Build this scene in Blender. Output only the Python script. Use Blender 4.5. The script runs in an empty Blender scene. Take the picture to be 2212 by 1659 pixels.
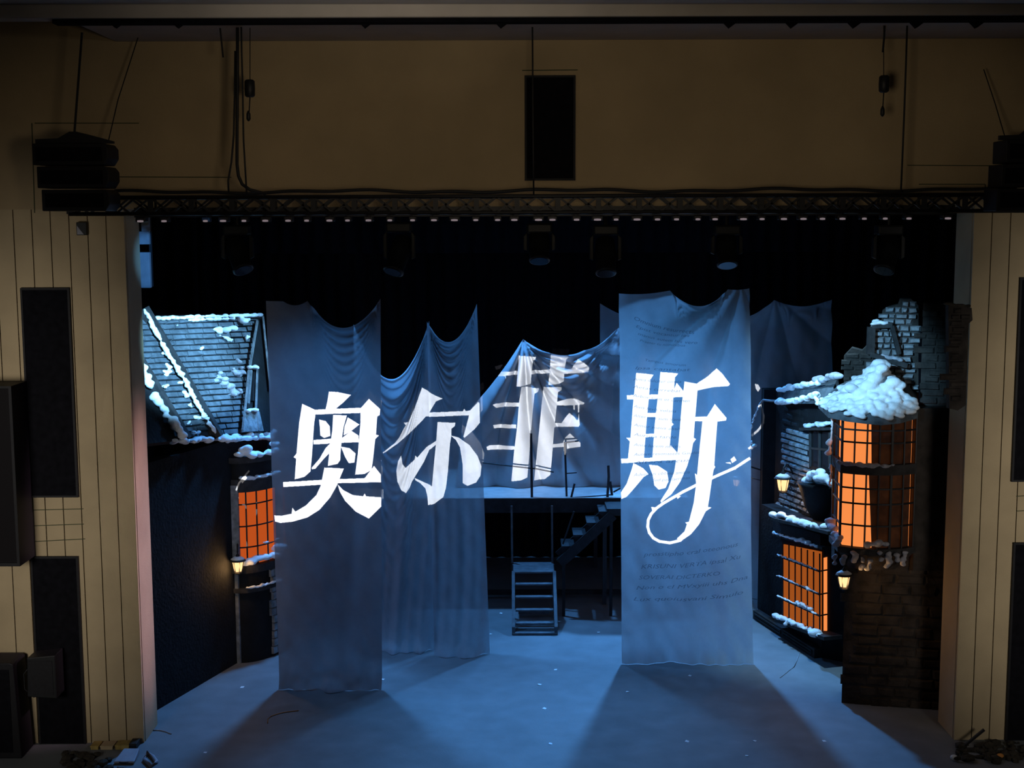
import bpy, bmesh, math, random
from mathutils import Vector
rnd = random.Random(7)
sc = bpy.context.scene
COL = sc.collection
# ------------------------------------------------------------------ camera model
F = 2870.0; W, H = 2212.0, 1659.0
CAM = Vector((0, -19.5, 7.9)); TH = math.radians(7); RO = math.radians(.2)
FW = Vector((0, math.cos(TH), -math.sin(TH))); U0 = Vector((0, math.sin(TH), math.cos(TH)))
RT = Vector((math.cos(RO), -U0.y*math.sin(RO), -U0.z*math.sin(RO)))
UP = Vector((math.sin(RO), U0.y*math.cos(RO), U0.z*math.cos(RO)))
def ray(x, y): return FW + RT*((x-W/2)/F) + UP*((H/2-y)/F)
def P(x, y, Y):
    d = ray(x, y); return CAM + d*((Y-CAM.y)/d.y)
def G(x, y, z=0.0):
    d = ray(x, y); return CAM + d*((z-CAM.z)/d.z)
class Plane:                      # vertical set wall through two floor points
    def __init__(s, a, b):
        s.a = Vector((a[0], a[1], 0)); s.b = Vector((b[0], b[1], 0))
        s.d = (s.b-s.a).normalized(); s.n = Vector((s.d.y, -s.d.x, 0))
        if s.n.dot(CAM-s.a) < 0: s.n = -s.n
    def hit(s, x, y, off=0.0):
        d = ray(x, y); o = s.a + s.n*off
        return CAM + d*((o-CAM).dot(s.n)/d.dot(s.n))
    def at(s, t, z, off=0.0): return s.a + s.d*t + s.n*off + Vector((0, 0, z))
    def sz(s, x, y, off=0.0):
        q = s.hit(x, y, off); return ((q-s.a).dot(s.d), q.z)
# ------------------------------------------------------------------ materials
def mat(name, c, rough=.8, var=0.0, scale=6.0, bump=0.0, bscale=None, metal=0.0, c2=None, spec=.3):
    m = bpy.data.materials.new(name); m.use_nodes = True; nt = m.node_tree
    b = nt.nodes['Principled BSDF']; b.inputs['Roughness'].default_value = rough
    b.inputs['Metallic'].default_value = metal; b.inputs['Specular IOR Level'].default_value = spec
    b.inputs['Base Color'].default_value = (*c, 1)
    if var or bump or c2:
        tc = nt.nodes.new('ShaderNodeTexCoord'); n = nt.nodes.new('ShaderNodeTexNoise')
        n.inputs['Scale'].default_value = scale; n.inputs['Detail'].default_value = 6
        nt.links.new(tc.outputs['Object'], n.inputs['Vector'])
        if var or c2:
            r = nt.nodes.new('ShaderNodeValToRGB'); r.color_ramp.elements[0].position = .3; r.color_ramp.elements[1].position = .72
            lo = c2 if c2 else tuple(v*(1-var) for v in c)
            r.color_ramp.elements[0].color = (*lo, 1); r.color_ramp.elements[1].color = (*[min(1, v*(1+var)) for v in c], 1)
            nt.links.new(n.outputs['Fac'], r.inputs['Fac']); nt.links.new(r.outputs['Color'], b.inputs['Base Color'])
        if bump:
            n2 = nt.nodes.new('ShaderNodeTexNoise'); n2.inputs['Scale'].default_value = bscale or scale*4; n2.inputs['Detail'].default_value = 5
            nt.links.new(tc.outputs['Object'], n2.inputs['Vector'])
            bp = nt.nodes.new('ShaderNodeBump'); bp.inputs['Strength'].default_value = bump; bp.inputs['Distance'].default_value = .02
            nt.links.new(n2.outputs['Fac'], bp.inputs['Height']); nt.links.new(bp.outputs['Normal'], b.inputs['Normal'])
    return m
def emit(name, c, s=1.0):
    m = bpy.data.materials.new(name); m.use_nodes = True; nt = m.node_tree; nt.nodes.clear()
    o = nt.nodes.new('ShaderNodeOutputMaterial'); e = nt.nodes.new('ShaderNodeEmission')
    e.inputs['Color'].default_value = (*c, 1); e.inputs['Strength'].default_value = s
    nt.links.new(e.outputs['Emission'], o.inputs['Surface']); return m
def gauze_mat(name, c, alpha, trans=.5):
    m = bpy.data.materials.new(name); m.use_nodes = True; nt = m.node_tree; nt.nodes.clear()
    N = nt.nodes.new; L = nt.links.new
    o = N('ShaderNodeOutputMaterial'); tp = N('ShaderNodeBsdfTransparent'); df = N('ShaderNodeBsdfDiffuse'); tl = N('ShaderNodeBsdfTranslucent')
    mx = N('ShaderNodeMixShader'); m2 = N('ShaderNodeMixShader'); tc = N('ShaderNodeTexCoord'); n = N('ShaderNodeTexNoise'); mr = N('ShaderNodeMapRange')
    n.inputs['Scale'].default_value = 3.5; n.inputs['Detail'].default_value = 8; n.inputs['Roughness'].default_value = .7
    L(tc.outputs['Object'], n.inputs['Vector'])
    mr.inputs['From Min'].default_value = .25; mr.inputs['From Max'].default_value = .75
    mr.inputs['To Min'].default_value = alpha-.1; mr.inputs['To Max'].default_value = min(1, alpha+.08)
    L(n.outputs['Fac'], mr.inputs['Value'])
    df.inputs['Color'].default_value = (*c, 1); tl.inputs['Color'].default_value = (*c, 1)
    mx.inputs[0].default_value = trans; L(df.outputs[0], mx.inputs[1]); L(tl.outputs[0], mx.inputs[2])
    L(mr.outputs[0], m2.inputs[0]); L(tp.outputs[0], m2.inputs[1]); L(mx.outputs[0], m2.inputs[2])
    L(m2.outputs[0], o.inputs['Surface']); return m
M = dict(
    tan=mat('tan_plaster', (.42, .33, .20), .85, .12, 1.3, .25, 60),
    tan_up=mat('tan_plaster_upper', (.40, .30, .17), .85, .15, .7, .25, 50),
    groove=mat('groove_shadow_gap', (.05, .06, .03), .9),
    ceil=mat('ceiling_paint', (.45, .40, .34), .8, .08, 2),
    black=mat('black_velour', (.006, .006, .008), .95, .3, 9, spec=.05),
    blackbox=mat('black_cabinet', (.010, .010, .012), .6, .2, 20, spec=.2),
    metal=mat('black_metal', (.012, .012, .014), .5, .2, 30, spec=.3),
    fixture=mat('fixture_casing', (.008, .009, .010), .5, .2, 20),
    floor=mat('stage_vinyl', (.165, .178, .19), .62, .14, 2.2, .12, 40),
    darkwood=mat('dark_timber', (.030, .028, .028), .8, .4, 9, .4, 40),
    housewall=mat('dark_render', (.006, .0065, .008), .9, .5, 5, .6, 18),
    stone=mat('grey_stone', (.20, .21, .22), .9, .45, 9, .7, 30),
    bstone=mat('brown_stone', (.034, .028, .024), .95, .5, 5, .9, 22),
    tile=mat('roof_tile', (.085, .098, .11), .8, .4, 7, .5, 40),
    snow=mat('snow', (.82, .85, .88), .75, .06, 12, .35, 60),
    greysnow=mat('grey_snow', (.34, .33, .36), .8, .3, 14, .4, 60),  # greyer, darker tone than the main snow
    deck=mat('platform_deck', (.45, .47, .48), .7, .15, 4),
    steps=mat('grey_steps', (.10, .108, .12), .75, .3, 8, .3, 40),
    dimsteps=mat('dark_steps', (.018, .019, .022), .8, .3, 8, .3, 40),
    rail=mat('dark_rail', (.035, .035, .04), .55, .2, 20),
    orange=emit('lit_window', (.95, .27, .066), 1.0),
    orange2=emit('lit_bow_window', (.55, .085, .013), .9),
    orange3=emit('lit_shop_window', (.42, .095, .014), .8),
    curtain=gauze_mat('brown_window_curtain', (.085, .085, .09), .97, .8),
    flame=emit('lantern_glow', (1.0, .62, .28), 1.5),
    glint=emit('painted_glint', (.60, .48, .52), .3),  # glow put into the truss lamp lenses to paint glints of house light
    glass=mat('dark_glass', (.012, .011, .012), .12, spec=.5),
    ink=gauze_mat('faded_ink', (.06, .08, .12), .5),
    yellow=mat('yellow_box', (.35, .26, .08), .8, .3, 12),
    case=mat('grey_case', (.30, .31, .36), .6, .1, 8),
    paper=mat('white_paper', (.85, .87, .88), .8),
    cable=mat('black_rubber', (.012, .012, .013), .6),
    ocable=mat('orange_rubber', (.6, .25, .06), .6),
    debris=mat('dark_debris', (.035, .03, .022), .9, .6, 8, .5, 30),
    greypanel=mat('grey_panel', (.25, .26, .28), .8, .15, 6),
    gz1=gauze_mat('grey_gauze_front', (.38, .39, .43), .87, .11),
    gz2=gauze_mat('grey_gauze_thin', (.38, .42, .47), .72, .22),
    gz3=gauze_mat('pale_gauze', (.52, .55, .58), .88, .3),
    gzb=gauze_mat('blue_gauze', (.46, .49, .53), .93, .2),
    gzc=gauze_mat('dim_gauze', (.46, .50, .55), .8, .3),
)
# ------------------------------------------------------------------ mesh builder
ORG = {}
class MB:
    def __init__(s): s.v = []; s.f = []
    def add(s, vs, fs):
        b = len(s.v); s.v += [Vector(v) for v in vs]; s.f += [tuple(b+i for i in f) for f in fs]; return s
    def box(s, lo, hi):
        x0, y0, z0 = lo; x1, y1, z1 = hi
        return s.add([(x0,y0,z0),(x1,y0,z0),(x1,y1,z0),(x0,y1,z0),(x0,y0,z1),(x1,y0,z1),(x1,y1,z1),(x0,y1,z1)],
                     [(0,3,2,1),(4,5,6,7),(0,1,5,4),(1,2,6,5),(2,3,7,6),(3,0,4,7)])
    def hexa(s, a, b):            # two quads (a front ring, b back ring)
        return s.add(list(a)+list(b), [(0,1,2,3),(7,6,5,4),(0,4,5,1),(1,5,6,2),(2,6,7,3),(3,7,4,0)])
    def prism(s, poly, ext):      # polygon (ngon) extruded by vector ext
        n = len(poly); e = Vector(ext); q = [Vector(p) for p in poly]
        return s.add(q+[p+e for p in q], [tuple(range(n)), tuple(range(2*n-1, n-1, -1))]+[(i, i+n, (i+1) % n+n, (i+1) % n) for i in range(n)])
    def bar(s, a, b, w, h=None, up=(0, 0, 1)):
        a = Vector(a); b = Vector(b); h = h or w; d = (b-a).normalized(); u = Vector(up)
        if abs(d.dot(u)) > .95: u = Vector((0, 1, 0))
        x = d.cross(u).normalized()*(w/2); y = x.cross(d).normalized()*(h/2)
        return s.hexa([a-x-y, a+x-y, a+x+y, a-x+y], [b-x-y, b+x-y, b+x+y, b-x+y])
    def tube(s, pts, r, n=8):
        pts = [Vector(p) for p in pts]; rs = r if isinstance(r, (list, tuple)) else [r]*len(pts); rings = []
        for i, p in enumerate(pts):
            d = (pts[min(i+1, len(pts)-1)]-pts[max(i-1, 0)]).normalized()
            u = Vector((0, 1, 0)) if abs(d.y) < .9 else Vector((1, 0, 0))
            x = d.cross(u).normalized(); y = d.cross(x)
            rings.append([p+(x*math.cos(2*math.pi*k/n)+y*math.sin(2*math.pi*k/n))*rs[i] for k in range(n)])
        vs = [v for rg in rings for v in rg]; fs = []
        for i in range(len(pts)-1):
            for k in range(n): fs.append((i*n+k, i*n+(k+1) % n, (i+1)*n+(k+1) % n, (i+1)*n+k))
        fs += [tuple(range(n-1, -1, -1)), tuple(range((len(pts)-1)*n, len(pts)*n))]
        return s.add(vs, fs)
    def lathe(s, c, prof, n=12):  # prof: [(r,z)]
        c = Vector(c); vs = []; fs = []
        for r, z in prof:
            for k in range(n): vs.append(c+Vector((r*math.cos(2*math.pi*k/n), r*math.sin(2*math.pi*k/n), z)))
        for i in range(len(prof)-1):
            for k in range(n): fs.append((i*n+k, i*n+(k+1) % n, (i+1)*n+(k+1) % n, (i+1)*n+k))
        fs += [tuple(range(n-1, -1, -1)), tuple(range((len(prof)-1)*n, len(prof)*n))]
        return s.add(vs, fs)
    def blob(s, c, r, sub=2, sq=(1, 1, 1)):
        bm = bmesh.new(); bmesh.ops.create_icosphere(bm, subdivisions=sub, radius=1)
        c = Vector(c); bm.verts.ensure_lookup_table()
        vs = [c+Vector((v.co.x*r*sq[0], v.co.y*r*sq[1], v.co.z*r*sq[2]))*(1+rnd.uniform(-.1, .1)) if False else c+Vector((v.co.x*r*sq[0], v.co.y*r*sq[1], v.co.z*r*sq[2])) for v in bm.verts]
        fs = [tuple(v.index for v in f.verts) for f in bm.faces]; bm.free(); return s.add(vs, fs)
    def build(s, name, m, parent=None, smooth=False, bevel=0.0, remesh=0.0):
        me = bpy.data.meshes.new(name)
        if parent is not None: o0 = ORG[parent.name]
        else:
            n = len(s.v); o0 = Vector((sum(v.x for v in s.v)/n, sum(v.y for v in s.v)/n, min(v.z for v in s.v)))
        me.from_pydata([tuple(v-o0) for v in s.v], [], s.f)
        bm = bmesh.new(); bm.from_mesh(me); bmesh.ops.recalc_face_normals(bm, faces=bm.faces); bm.to_mesh(me); bm.free()
        for p in me.polygons: p.use_smooth = smooth
        me.materials.append(M[m] if isinstance(m, str) else m)
        o = bpy.data.objects.new(name, me); COL.objects.link(o)
        if parent is not None: o.parent = parent
        else: o.location = o0
        ORG[o.name] = o0
        if bevel:
            b = o.modifiers.new('bevel', 'BEVEL'); b.width = bevel; b.segments = 2; b.limit_method = 'ANGLE'
        if remesh:
            r = o.modifiers.new('remesh', 'REMESH'); r.mode = 'VOXEL'; r.voxel_size = remesh; r.use_smooth_shade = True
        return o
def tag(o, label, cat, group=None, kind=None):
    o['label'] = label; o['category'] = cat
    if group: o['group'] = group
    if kind: o['kind'] = kind
    return o
def struct(o): o['kind'] = 'structure'; return o
def thing(name, label, cat, loc, group=None):
    o = bpy.data.objects.new(name, None); o.empty_display_size = .2; COL.objects.link(o)
    o.location = loc; ORG[o.name] = Vector(loc); return tag(o, label, cat, group)
def dup(root, delta, label=None):
    def cp(o, par):
        c = o.copy(); COL.objects.link(c); ORG[c.name] = ORG[o.name].copy()
        if par is not None: c.parent = par
        for ch in o.children: cp(ch, c)
        return c
    r = cp(root, None); r.location = root.location + Vector(delta)
    if label: r['label'] = label
    return r
def snow(name, pts, r, parent, m='snow', per=7, vox=.022, spread=.6, flat=.75, sd=1):
    """lumpy snow lying along a list of points"""
    R = random.Random(sd*31+len(pts)); b = MB()
    for i in range(len(pts)-1):
        a, c = Vector(pts[i]), Vector(pts[i+1]); k = max(2, int((c-a).length/(r*1.1)))
        for j in range(k):
            q = a.lerp(c, (j+R.random()*.6)/k)
            for _ in range(2):
                rr = r*R.uniform(.45, 1.15)
                b.blob(q+Vector((R.uniform(-1, 1), R.uniform(-1, 1), R.uniform(-.35, .75)))*r*spread, rr, 2, (1.1, 1.1, flat))
    return b.build(name, m, parent, True, remesh=vox)
def in_poly(x, y, poly):
    c = False; n = len(poly)
    for i in range(n):
        x0, y0 = poly[i]; x1, y1 = poly[i-1]
        if (y0 > y) != (y1 > y) and x < (x1-x0)*(y-y0)/(y1-y0)+x0: c = not c
    return c
def stones(b, pl, pxpoly, bw, bh, off=0.0, depth=.06, gap=.012, sd=1):
    """rough stone courses on a set wall inside a polygon"""
    R = random.Random(sd); poly = [pl.sz(x, y, off) for x, y in pxpoly]
    s0 = min(p[0] for p in poly); s1 = max(p[0] for p in poly); z0 = min(p[1] for p in poly); z1 = max(p[1] for p in poly)
    z = z0; row = 0
    while z < z1:
        h = bh*R.uniform(.85, 1.15); s = s0-R.random()*bw
        while s < s1:
            w = bw*R.uniform(.65, 1.35)
            if in_poly(s+w/2, z+h/2, poly):
                d = depth*R.uniform(.5, 1.2); g = gap; t = .18*h
                def q(a, c, o): return pl.at(a, c, off+o)
                j = lambda: R.uniform(-.12, .12)*h
                f = [q(s+g+t+j(), z+g+t+j(), d), q(s+w-g-t+j(), z+g+t+j(), d), q(s+w-g-t+j(), z+h-g-t+j(), d), q(s+g+t+j(), z+h-g-t+j(), d)]
                k = [q(s+g, z+g, 0), q(s+w-g, z+g, 0), q(s+w-g, z+h-g, 0), q(s+g, z+h-g, 0)]
                b.hexa(f, k)
            s += w
        z += h; row += 1
    return b
# ------------------------------------------------------------------ SETTING
XL, XR = P(289, 1000, 0).x, P(2083, 1000, 0).x; ZT = P(1106, 449, 0).z
ZC = P(1106, 70, 0).z
def wall_strips(name, x0, x1, z0, z1, pitch, m, holes=()):
    b = MB()
    b.box((x0, .06, z0), (x1, .75, z1))
    x = x1 if x0 < 0 else x0; sgn = -1 if x0 < 0 else 1
    while (x > x0+.01 if sgn < 0 else x < x1-.01):
        xa = max(x0, x-pitch) if sgn < 0 else x; xb = x if sgn < 0 else min(x1, x+pitch)
        b.box((xa+.007, 0, z0), (xb-.007, .055, z1)); x += sgn*pitch
    return struct(b.build(name, m))
wall_strips('wall_left', -9.0, XL, -1.2, ZT, .27, 'tan')
wall_strips('wall_right', XR, 9.6, -1.2, ZT, .27, 'tan')
b = MB(); b.box((-9, 0, ZT), (9.6, .75, ZC+.6)); struct(b.build('wall_front', 'tan_up'))
# faint panel joints of the upper wall
b = MB()
for (x0, y0, x1, y1) in ((75, 266, 300, 266), (69, 266, 75, 460), (232, 382, 500, 383), (1960, 357, 2168, 358), (2168, 325, 2170, 445), (1985, 398, 2128, 398), (1128, 152, 1248, 151), (2128, 398, 2130, 425)):
    b.bar(P(x0, y0, -.003), P(x1, y1, -.003), .012, .012)
struct(b.build('trim_3', 'groove'))
YC = -1.0
for _ in range(30):
    q = P(1106, 46, YC)
    YC += (-.05 if q.z > ZC else .05)
YC = -2.2
zf = P(1106, 40, YC).z; zf2 = P(1106, 9, YC).z
b = MB(); b.box((P(140, 40, YC).x, YC+.15, zf+.02), (9.6, -.01, zf+.3)); struct(b.build('ceiling', 'ceil'))
b = MB(); b.box((-9.5, YC-.15, zf), (9.6, YC+.15, zf2)); struct(b.build('trim_1', 'ceil', bevel=.02))
b = MB(); b.prism([P(-60, 9, YC-.16), P(2300, 9, YC-.16), P(2300, -160, -6.5), P(-60, -160, -6.5)], (0, 0, .1)); struct(b.build('ceiling_front', 'ceil'))
b = MB(); b.box((P(118, 40, YC).x, YC-.10, zf-.055), (9.6, YC+.12, zf-.004))  # black strip standing for the dark ceiling slot the cables drop from
for x in (1085, 1580, 1715, 1850, 1985, 2115, 250, 385, 790):
    q = P(x, 44, YC); b.add([q+Vector((-.13, 0, .02)), q+Vector((.13, 0, .02)), q+Vector((-.02, 0, -.09)), q+Vector((-.13, .1, .02)), q+Vector((.13, .1, .02)), q+Vector((-.02, .1, -.09))], [(0,1,2),(5,4,3),(0,3,4,1),(1,4,5,2),(2,5,3,0)])
struct(b.build('trim_2', 'black'))
# stage floor, apron
b = MB(); b.box((-9, -1.35, -.4), (9.6, 12.5, 0)); struct(b.build('floor', 'floor'))
b = MB(); b.box((-12, -24, -1.3), (12, -1.36, -1.2)); struct(b.build('floor_hall', 'blackbox'))
# black masking
def cloth(name, label, x0, x1, z0, z1, y, amp=.05, wl=.35, m='black'):
    b = MB(); n = max(8, int((x1-x0)/wl*8)); vs = []; fs = []
    for i in range(n+1):
        x = x0+(x1-x0)*i/n; yy = y+amp*math.sin(2*math.pi*x/wl)+amp*.4*math.sin(x*5.3)
        vs += [(x, yy, z0), (x, yy, z1), (x, yy+.03, z0), (x, yy+.03, z1)]
    for i in range(n):
        k = 4*i; fs += [(k, k+4, k+5, k+1), (k+2, k+3, k+7, k+6), (k+1, k+5, k+7, k+3), (k, k+2, k+6, k+4)]
    fs += [(0, 1, 3, 2), (4*n, 4*n+2, 4*n+3, 4*n+1)]
    b.add(vs, fs); return tag(b.build(name, m, None, True), label, 'curtain')
cloth('backdrop_curtain', 'wide black backdrop curtain closing the stage behind the raised platform', -8.6, 9.3, .01, 12, 11.2)
cloth('border_curtain', 'black border curtain hanging above the gauzes behind the stage lamps', -7, 8, 7.2, 11.5, 3.2 if False else 9.8)
cloth('leg_curtain', 'black side curtain hanging behind the left snowy house', -8.6, -6.3, .01, 11, 7.2)
cloth('leg_curtain', 'black side curtain hanging behind the right stone tower', 7.0, 9.2, .01, 11, 7.2)
# ------------------------------------------------------------------ hall wall fittings
def grille(label, x0, y0, x1, y1, Y=-.03, m='black', name='acoustic_grille'):
    a = P(x0, y0, Y); c = P(x1, y1, Y); g = thing(name, label, 'wall panel', ((a.x+c.x)/2, Y, c.z))
    t = .03; X0, X1, Z0, Z1 = a.x, c.x, c.z, a.z
    b = MB(); b.box((X0, Y-.02, Z0), (X0+t, Y+.02, Z1)).box((X1-t, Y-.02, Z0), (X1, Y+.02, Z1)).box((X0+t, Y-.02, Z1-t), (X1-t, Y+.02, Z1)).box((X0+t, Y-.02, Z0), (X1-t, Y+.02, Z0+t)); b.build('frame', 'blackbox', g)
    b = MB(); b.box((X0+t, Y-.005, Z0+t), (X1-t, Y+.02, Z1-t)); b.build('cloth_panel', m, g)
    return g
grille('upper tall black panel on the left wall beside the stage opening', 44, 622, 170, 1074)
grille('lower tall black panel on the left wall beside the stage opening', 66, 1202, 188, 1640)
grille('black rectangular panel high in the middle of the upper wall above the truss', 1133, 163, 1243, 390)
grille('upper black panel at the right edge of the right wall', 2203, 600, 2330, 1040)
grille('lower black panel at the right edge of the right wall', 2189, 1172, 2310, 1640)
# tiled patch between the grilles
b = MB()
for (x0, y0, x1, y1) in ((66, 1102, 180, 1099), (66, 1136, 181, 1132), (70, 1170, 184, 1164), (2195, 1072, 2212, 1071), (2195, 1104, 2212, 1103)):
    b.bar(P(x0, y0, -.003), P(x1, y1, -.003), .012, .01)
struct(b.build('trim_4', 'groove'))
# control booth glass at far left
a = P(-60, 838, -.6); c = P(46, 1214, -.6)
b = MB(); b.box((a.x, -.62, c.z), (c.x-.03, -.58, a.z)); w = struct(b.build('window_1', 'glass'))
b = MB(); b.box((c.x-.04, -.66, c.z), (c.x, -.02, a.z)).box((a.x, -.66, c.z-.05), (c.x, -.02, c.z)).box((a.x, -.66, a.z), (c.x, -.02, a.z+.03)); b.build('window_frame', 'blackbox', w)
# jamb-side grey hanging panels behind the left portal
g = thing('grey_flat', 'grey panels stacked behind the upper left edge of the stage opening', 'panel', P(308, 630, 1.2))
for (x0, y0, x1, y1) in ((290, 545, 325, 622), (288, 500, 322, 528), (312, 466, 322, 500)):
    a = P(x0-8, y0, 1.2); c = P(x1, y1, 1.2); b = MB(); b.box((a.x, 1.2, c.z), (c.x, 1.3, a.z)); b.build('board', 'greypanel', g, bevel=.01)
a = P(318, 440, 1.25); c = P(318, 620, 1.25); b = MB(); b.bar((a.x, 1.36, a.z), (a.x, 1.36, c.z), .04); b.build('hanger', 'metal', g)
# ------------------------------------------------------------------ truss
YT = -1.2
t0 = P(150, 463, YT); t1 = P(2260, 455, YT); zt, zb = P(1106, 424, YT).z, P(1106, 459, YT).z
g = thing('lighting_truss', 'long black lattice lighting truss spanning across the top of the stage', 'truss', ((t0.x+t1.x)/2, YT, zb))
D = .26
for (y, z) in ((YT, zt), (YT, zb), (YT+D, zt), (YT+D, zb)):
    b = MB(); b.tube([(t0.x, y, z), (t1.x, y, z)], .028); b.build('chord', 'metal', g, True)
b = MB(); n = 48
for i in range(n):
    xa = t0.x+(t1.x-t0.x)*i/n; xb = t0.x+(t1.x-t0.x)*(i+1)/n; w = .03 if i % 2 else .03
    for y in (YT, YT+D):
        b.bar((xa, y, zt if i % 2 else zb), (xb, y, zb if i % 2 else zt), .028)
        if y == YT: b.bar((xa, y, zb if i % 2 else zt), (xb, y, zt if i % 2 else zb), .028)
    if i % 2 == 0:
        b.bar((xa, YT, zb), (xa, YT, zt), .07, .03); b.bar((xa, YT+D, zb), (xa, YT+D, zt), .03); b.bar((xa, YT, zt), (xa, YT+D, zt), .03); b.bar((xa, YT, zb), (xa, YT+D, zb), .03)
b.build('lattice_web', 'metal', g)
# sagging cables on the truss
b = MB(); x = t0.x+.6; pts = []
while x < t1.x-.3:
    pts.append((x, YT+.1, zt+.075+.015*math.sin(x*2.1)+.01*math.sin(x*5.7))); x += .12
b.tube(pts, .022, 6); o = b.build('power_cable', 'cable', None, True); tag(o, 'black power cable lying wavy along the top of the lighting truss', 'cable')
b = MB(); b.box((P(292, 452, YT+D+.12).x, YT+D+.06, zb-.05), (P(2060, 452, YT+D+.12).x, YT+D+.14, zb+.085)); b.build('cable_tray', 'metal', g)
# lamps under the truss
lx = [306,357,446,484,529,575,624,664,713,752,797,843,892,938,982,1028,1075,1111,1163,1193,1245,1290,1330,1375,1419,1460,1506,1543,1604,1644,1691,1733,1774,1817,1864,1909,1960,2044]
first = None; LY = YT
for i, x in enumerate(lx):
    q = P(x, 464, LY); q.z = zb-.028-.064
    if first is None:
        first = thing('truss_spotlight', 'small lamp glinting in the row under the black lighting truss', 'lamp', q, 'lamps along the truss')
        b = MB(); b.box((q.x-.07, LY-.07, q.z-.02), (q.x+.07, LY+.07, q.z+.045)); b.build('casing', 'metal', first, bevel=.012)
        b = MB(); b.box((q.x-.012, LY-.012, q.z+.045), (q.x+.012, LY+.012, q.z+.062)); b.build('clamp', 'metal', first)
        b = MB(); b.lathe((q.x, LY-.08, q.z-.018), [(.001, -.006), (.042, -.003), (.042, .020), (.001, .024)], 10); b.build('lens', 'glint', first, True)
        q0 = q
    else:
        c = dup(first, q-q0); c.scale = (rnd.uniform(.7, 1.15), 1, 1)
# line arrays
def array(label, px, py0, py1, Y, flip=1):
    xa, xb = px; g = None
    a = P(xa, py1, Y); c = P(xb, py0, Y); cx = (a.x+c.x)/2; wd = c.x-a.x
    g = thing('line_array', label, 'loudspeaker', (cx, Y+.3, a.z))
    hh = (c.z-a.z)/3
    for k in range(3):
        b = MB(); z1 = c.z-k*hh-.008; z0 = z1-hh+.02; s = .05*k*flip; tz = .03*k
        b.hexa([(a.x+s, Y, z0), (c.x-.02*(k == 0)*wd, Y, z0), (c.x, Y, z0+.07), (c.x, Y, z0+.07)], [(a.x+s, Y+.45, z0), (c.x-.1, Y+.45, z0), (c.x-.1, Y+.45, z0+.07), (c.x-.1, Y+.45, z0+.07)])
        b = MB(); b.prism([(a.x+s, Y, z0), (c.x-.06, Y, z0), (c.x, Y, z0+.09), (c.x, Y, z1-.06), (c.x-.05, Y, z1), (a.x+s, Y, z1)], (0, .5, 0))
        cb = b.build('cabinet', 'blackbox', g, bevel=.012)
        b = MB(); b.box((a.x+s+.05, Y-.012, z0+.05), (c.x-.08, Y-.002, z1-.05)); b.build('grille_face', 'black', cb)
    b = MB(); tp = P((xa+xb)/2-5, py0-26, Y)
    b.prism([(a.x-.02, Y+.2, c.z+.06), (a.x-.02, Y+.2, c.z), (c.x+.02, Y+.2, c.z), (c.x+.02, Y+.2, c.z+.03), (cx+.22, Y+.2, c.z+.11), (tp.x+.03, Y+.2, tp.z), (tp.x-.06, Y+.2, tp.z), (cx-.22, Y+.2, c.z+.07)], (0, .06, 0)); b.build('flying_frame', 'metal', g)
    top = P((xa+xb)/2-14*flip, 42, YC)
    b = MB(); b.tube([(tp.x, Y+.23, tp.z-.01), (top.x, YC-.02 if False else Y+.23, zf-.06)], .016, 6); b.build('suspension_cable', 'cable', g)
    return g
array('black three-cabinet loudspeaker array hanging at the left end of the truss', (75, 232), 308, 458, -1.75)
array('black loudspeaker array cut by the right edge of the photo at the truss end', (2168, 2330), 300, 458, -1.75, -1)
b = MB(); b.tube([P(300, 75, -.4), P(255, 215, -.6), P(233, 310, -.9)], .008, 6); tag(b.build('hanging_guy_wire', 'cable'), 'thin slanting wire running down to the left loudspeaker array', 'wire')
b = MB(); b.tube([P(2125, 150, -.4), P(2150, 225, -.6), P(2172, 300, -.9)], .008, 6); tag(b.build('hanging_guy_wire', 'cable'), 'thin slanting wire running down to the right loudspeaker array', 'wire')
g = thing('junction_box', 'small grey box hanging on the left wall under the loudspeaker array', 'box', P(178, 508, -.06))  # small junction box on the wall
a = P(167, 480, -.04); c = P(190, 508, -.04); b = MB(); b.box((a.x, -.1, c.z), (c.x, -.004, a.z)); b.build('housing', 'fixture', g, bevel=.008)
b = MB(); b.prism([(a.x+.01, -.104, c.z+.01), (c.x-.04, -.104, c.z+.01), (a.x+.01, -.104, a.z-.05)], (0, .003, 0)); b.build('face_plate', 'case', g)
# hanging cables and hoists
def hang(label, pts, r, Y=YT, name='hanging_cable', cat='cable'):
    b = MB(); b.tube([P(x, y, Y) for x, y in pts], r, 6); return tag(b.build(name, 'cable', None, True), label, cat)
hang('thick black cable hanging from the ceiling and curving onto the truss, left of centre', [(513, 46), (513, 150), (512, 280), (512, 355), (515, 380), (523, 398), (540, 410), (575, 419)], .022, YT-.15)
hang('thin black cable hanging just right of the thick cable left of centre', [(521, 46), (522, 110), (524, 180), (526, 300), (530, 370), (533, 420)], .012, YT-.2)
hang('black cable bowing left of the thick cable above the truss', [(508, 110), (507, 200), (505, 290), (500, 350), (493, 390), (494, 416)], .013, YT-.1)
hang('short black cable end dangling from the ceiling, second from the left', [(474, 46), (478, 85), (482, 124)], .012, YT-.1)
hang('thin chain hanging from the ceiling to the middle of the truss', [(1150, 46), (1151, 200), (1152, 330), (1153, 420)], .011, YT-.1, 'hanging_chain', 'chain')
hang('thin chain hanging from the ceiling to the truss on the right', [(1960, 42), (1957, 140), (1953, 250), (1951, 300), (1949, 350), (1946, 416)], .013, YT-.1, 'hanging_chain', 'chain')
hang('short black cable end dangling near the right chain hoist', [(1911, 40), (1910, 80), (1907, 113)], .014, YT-.1)
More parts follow.
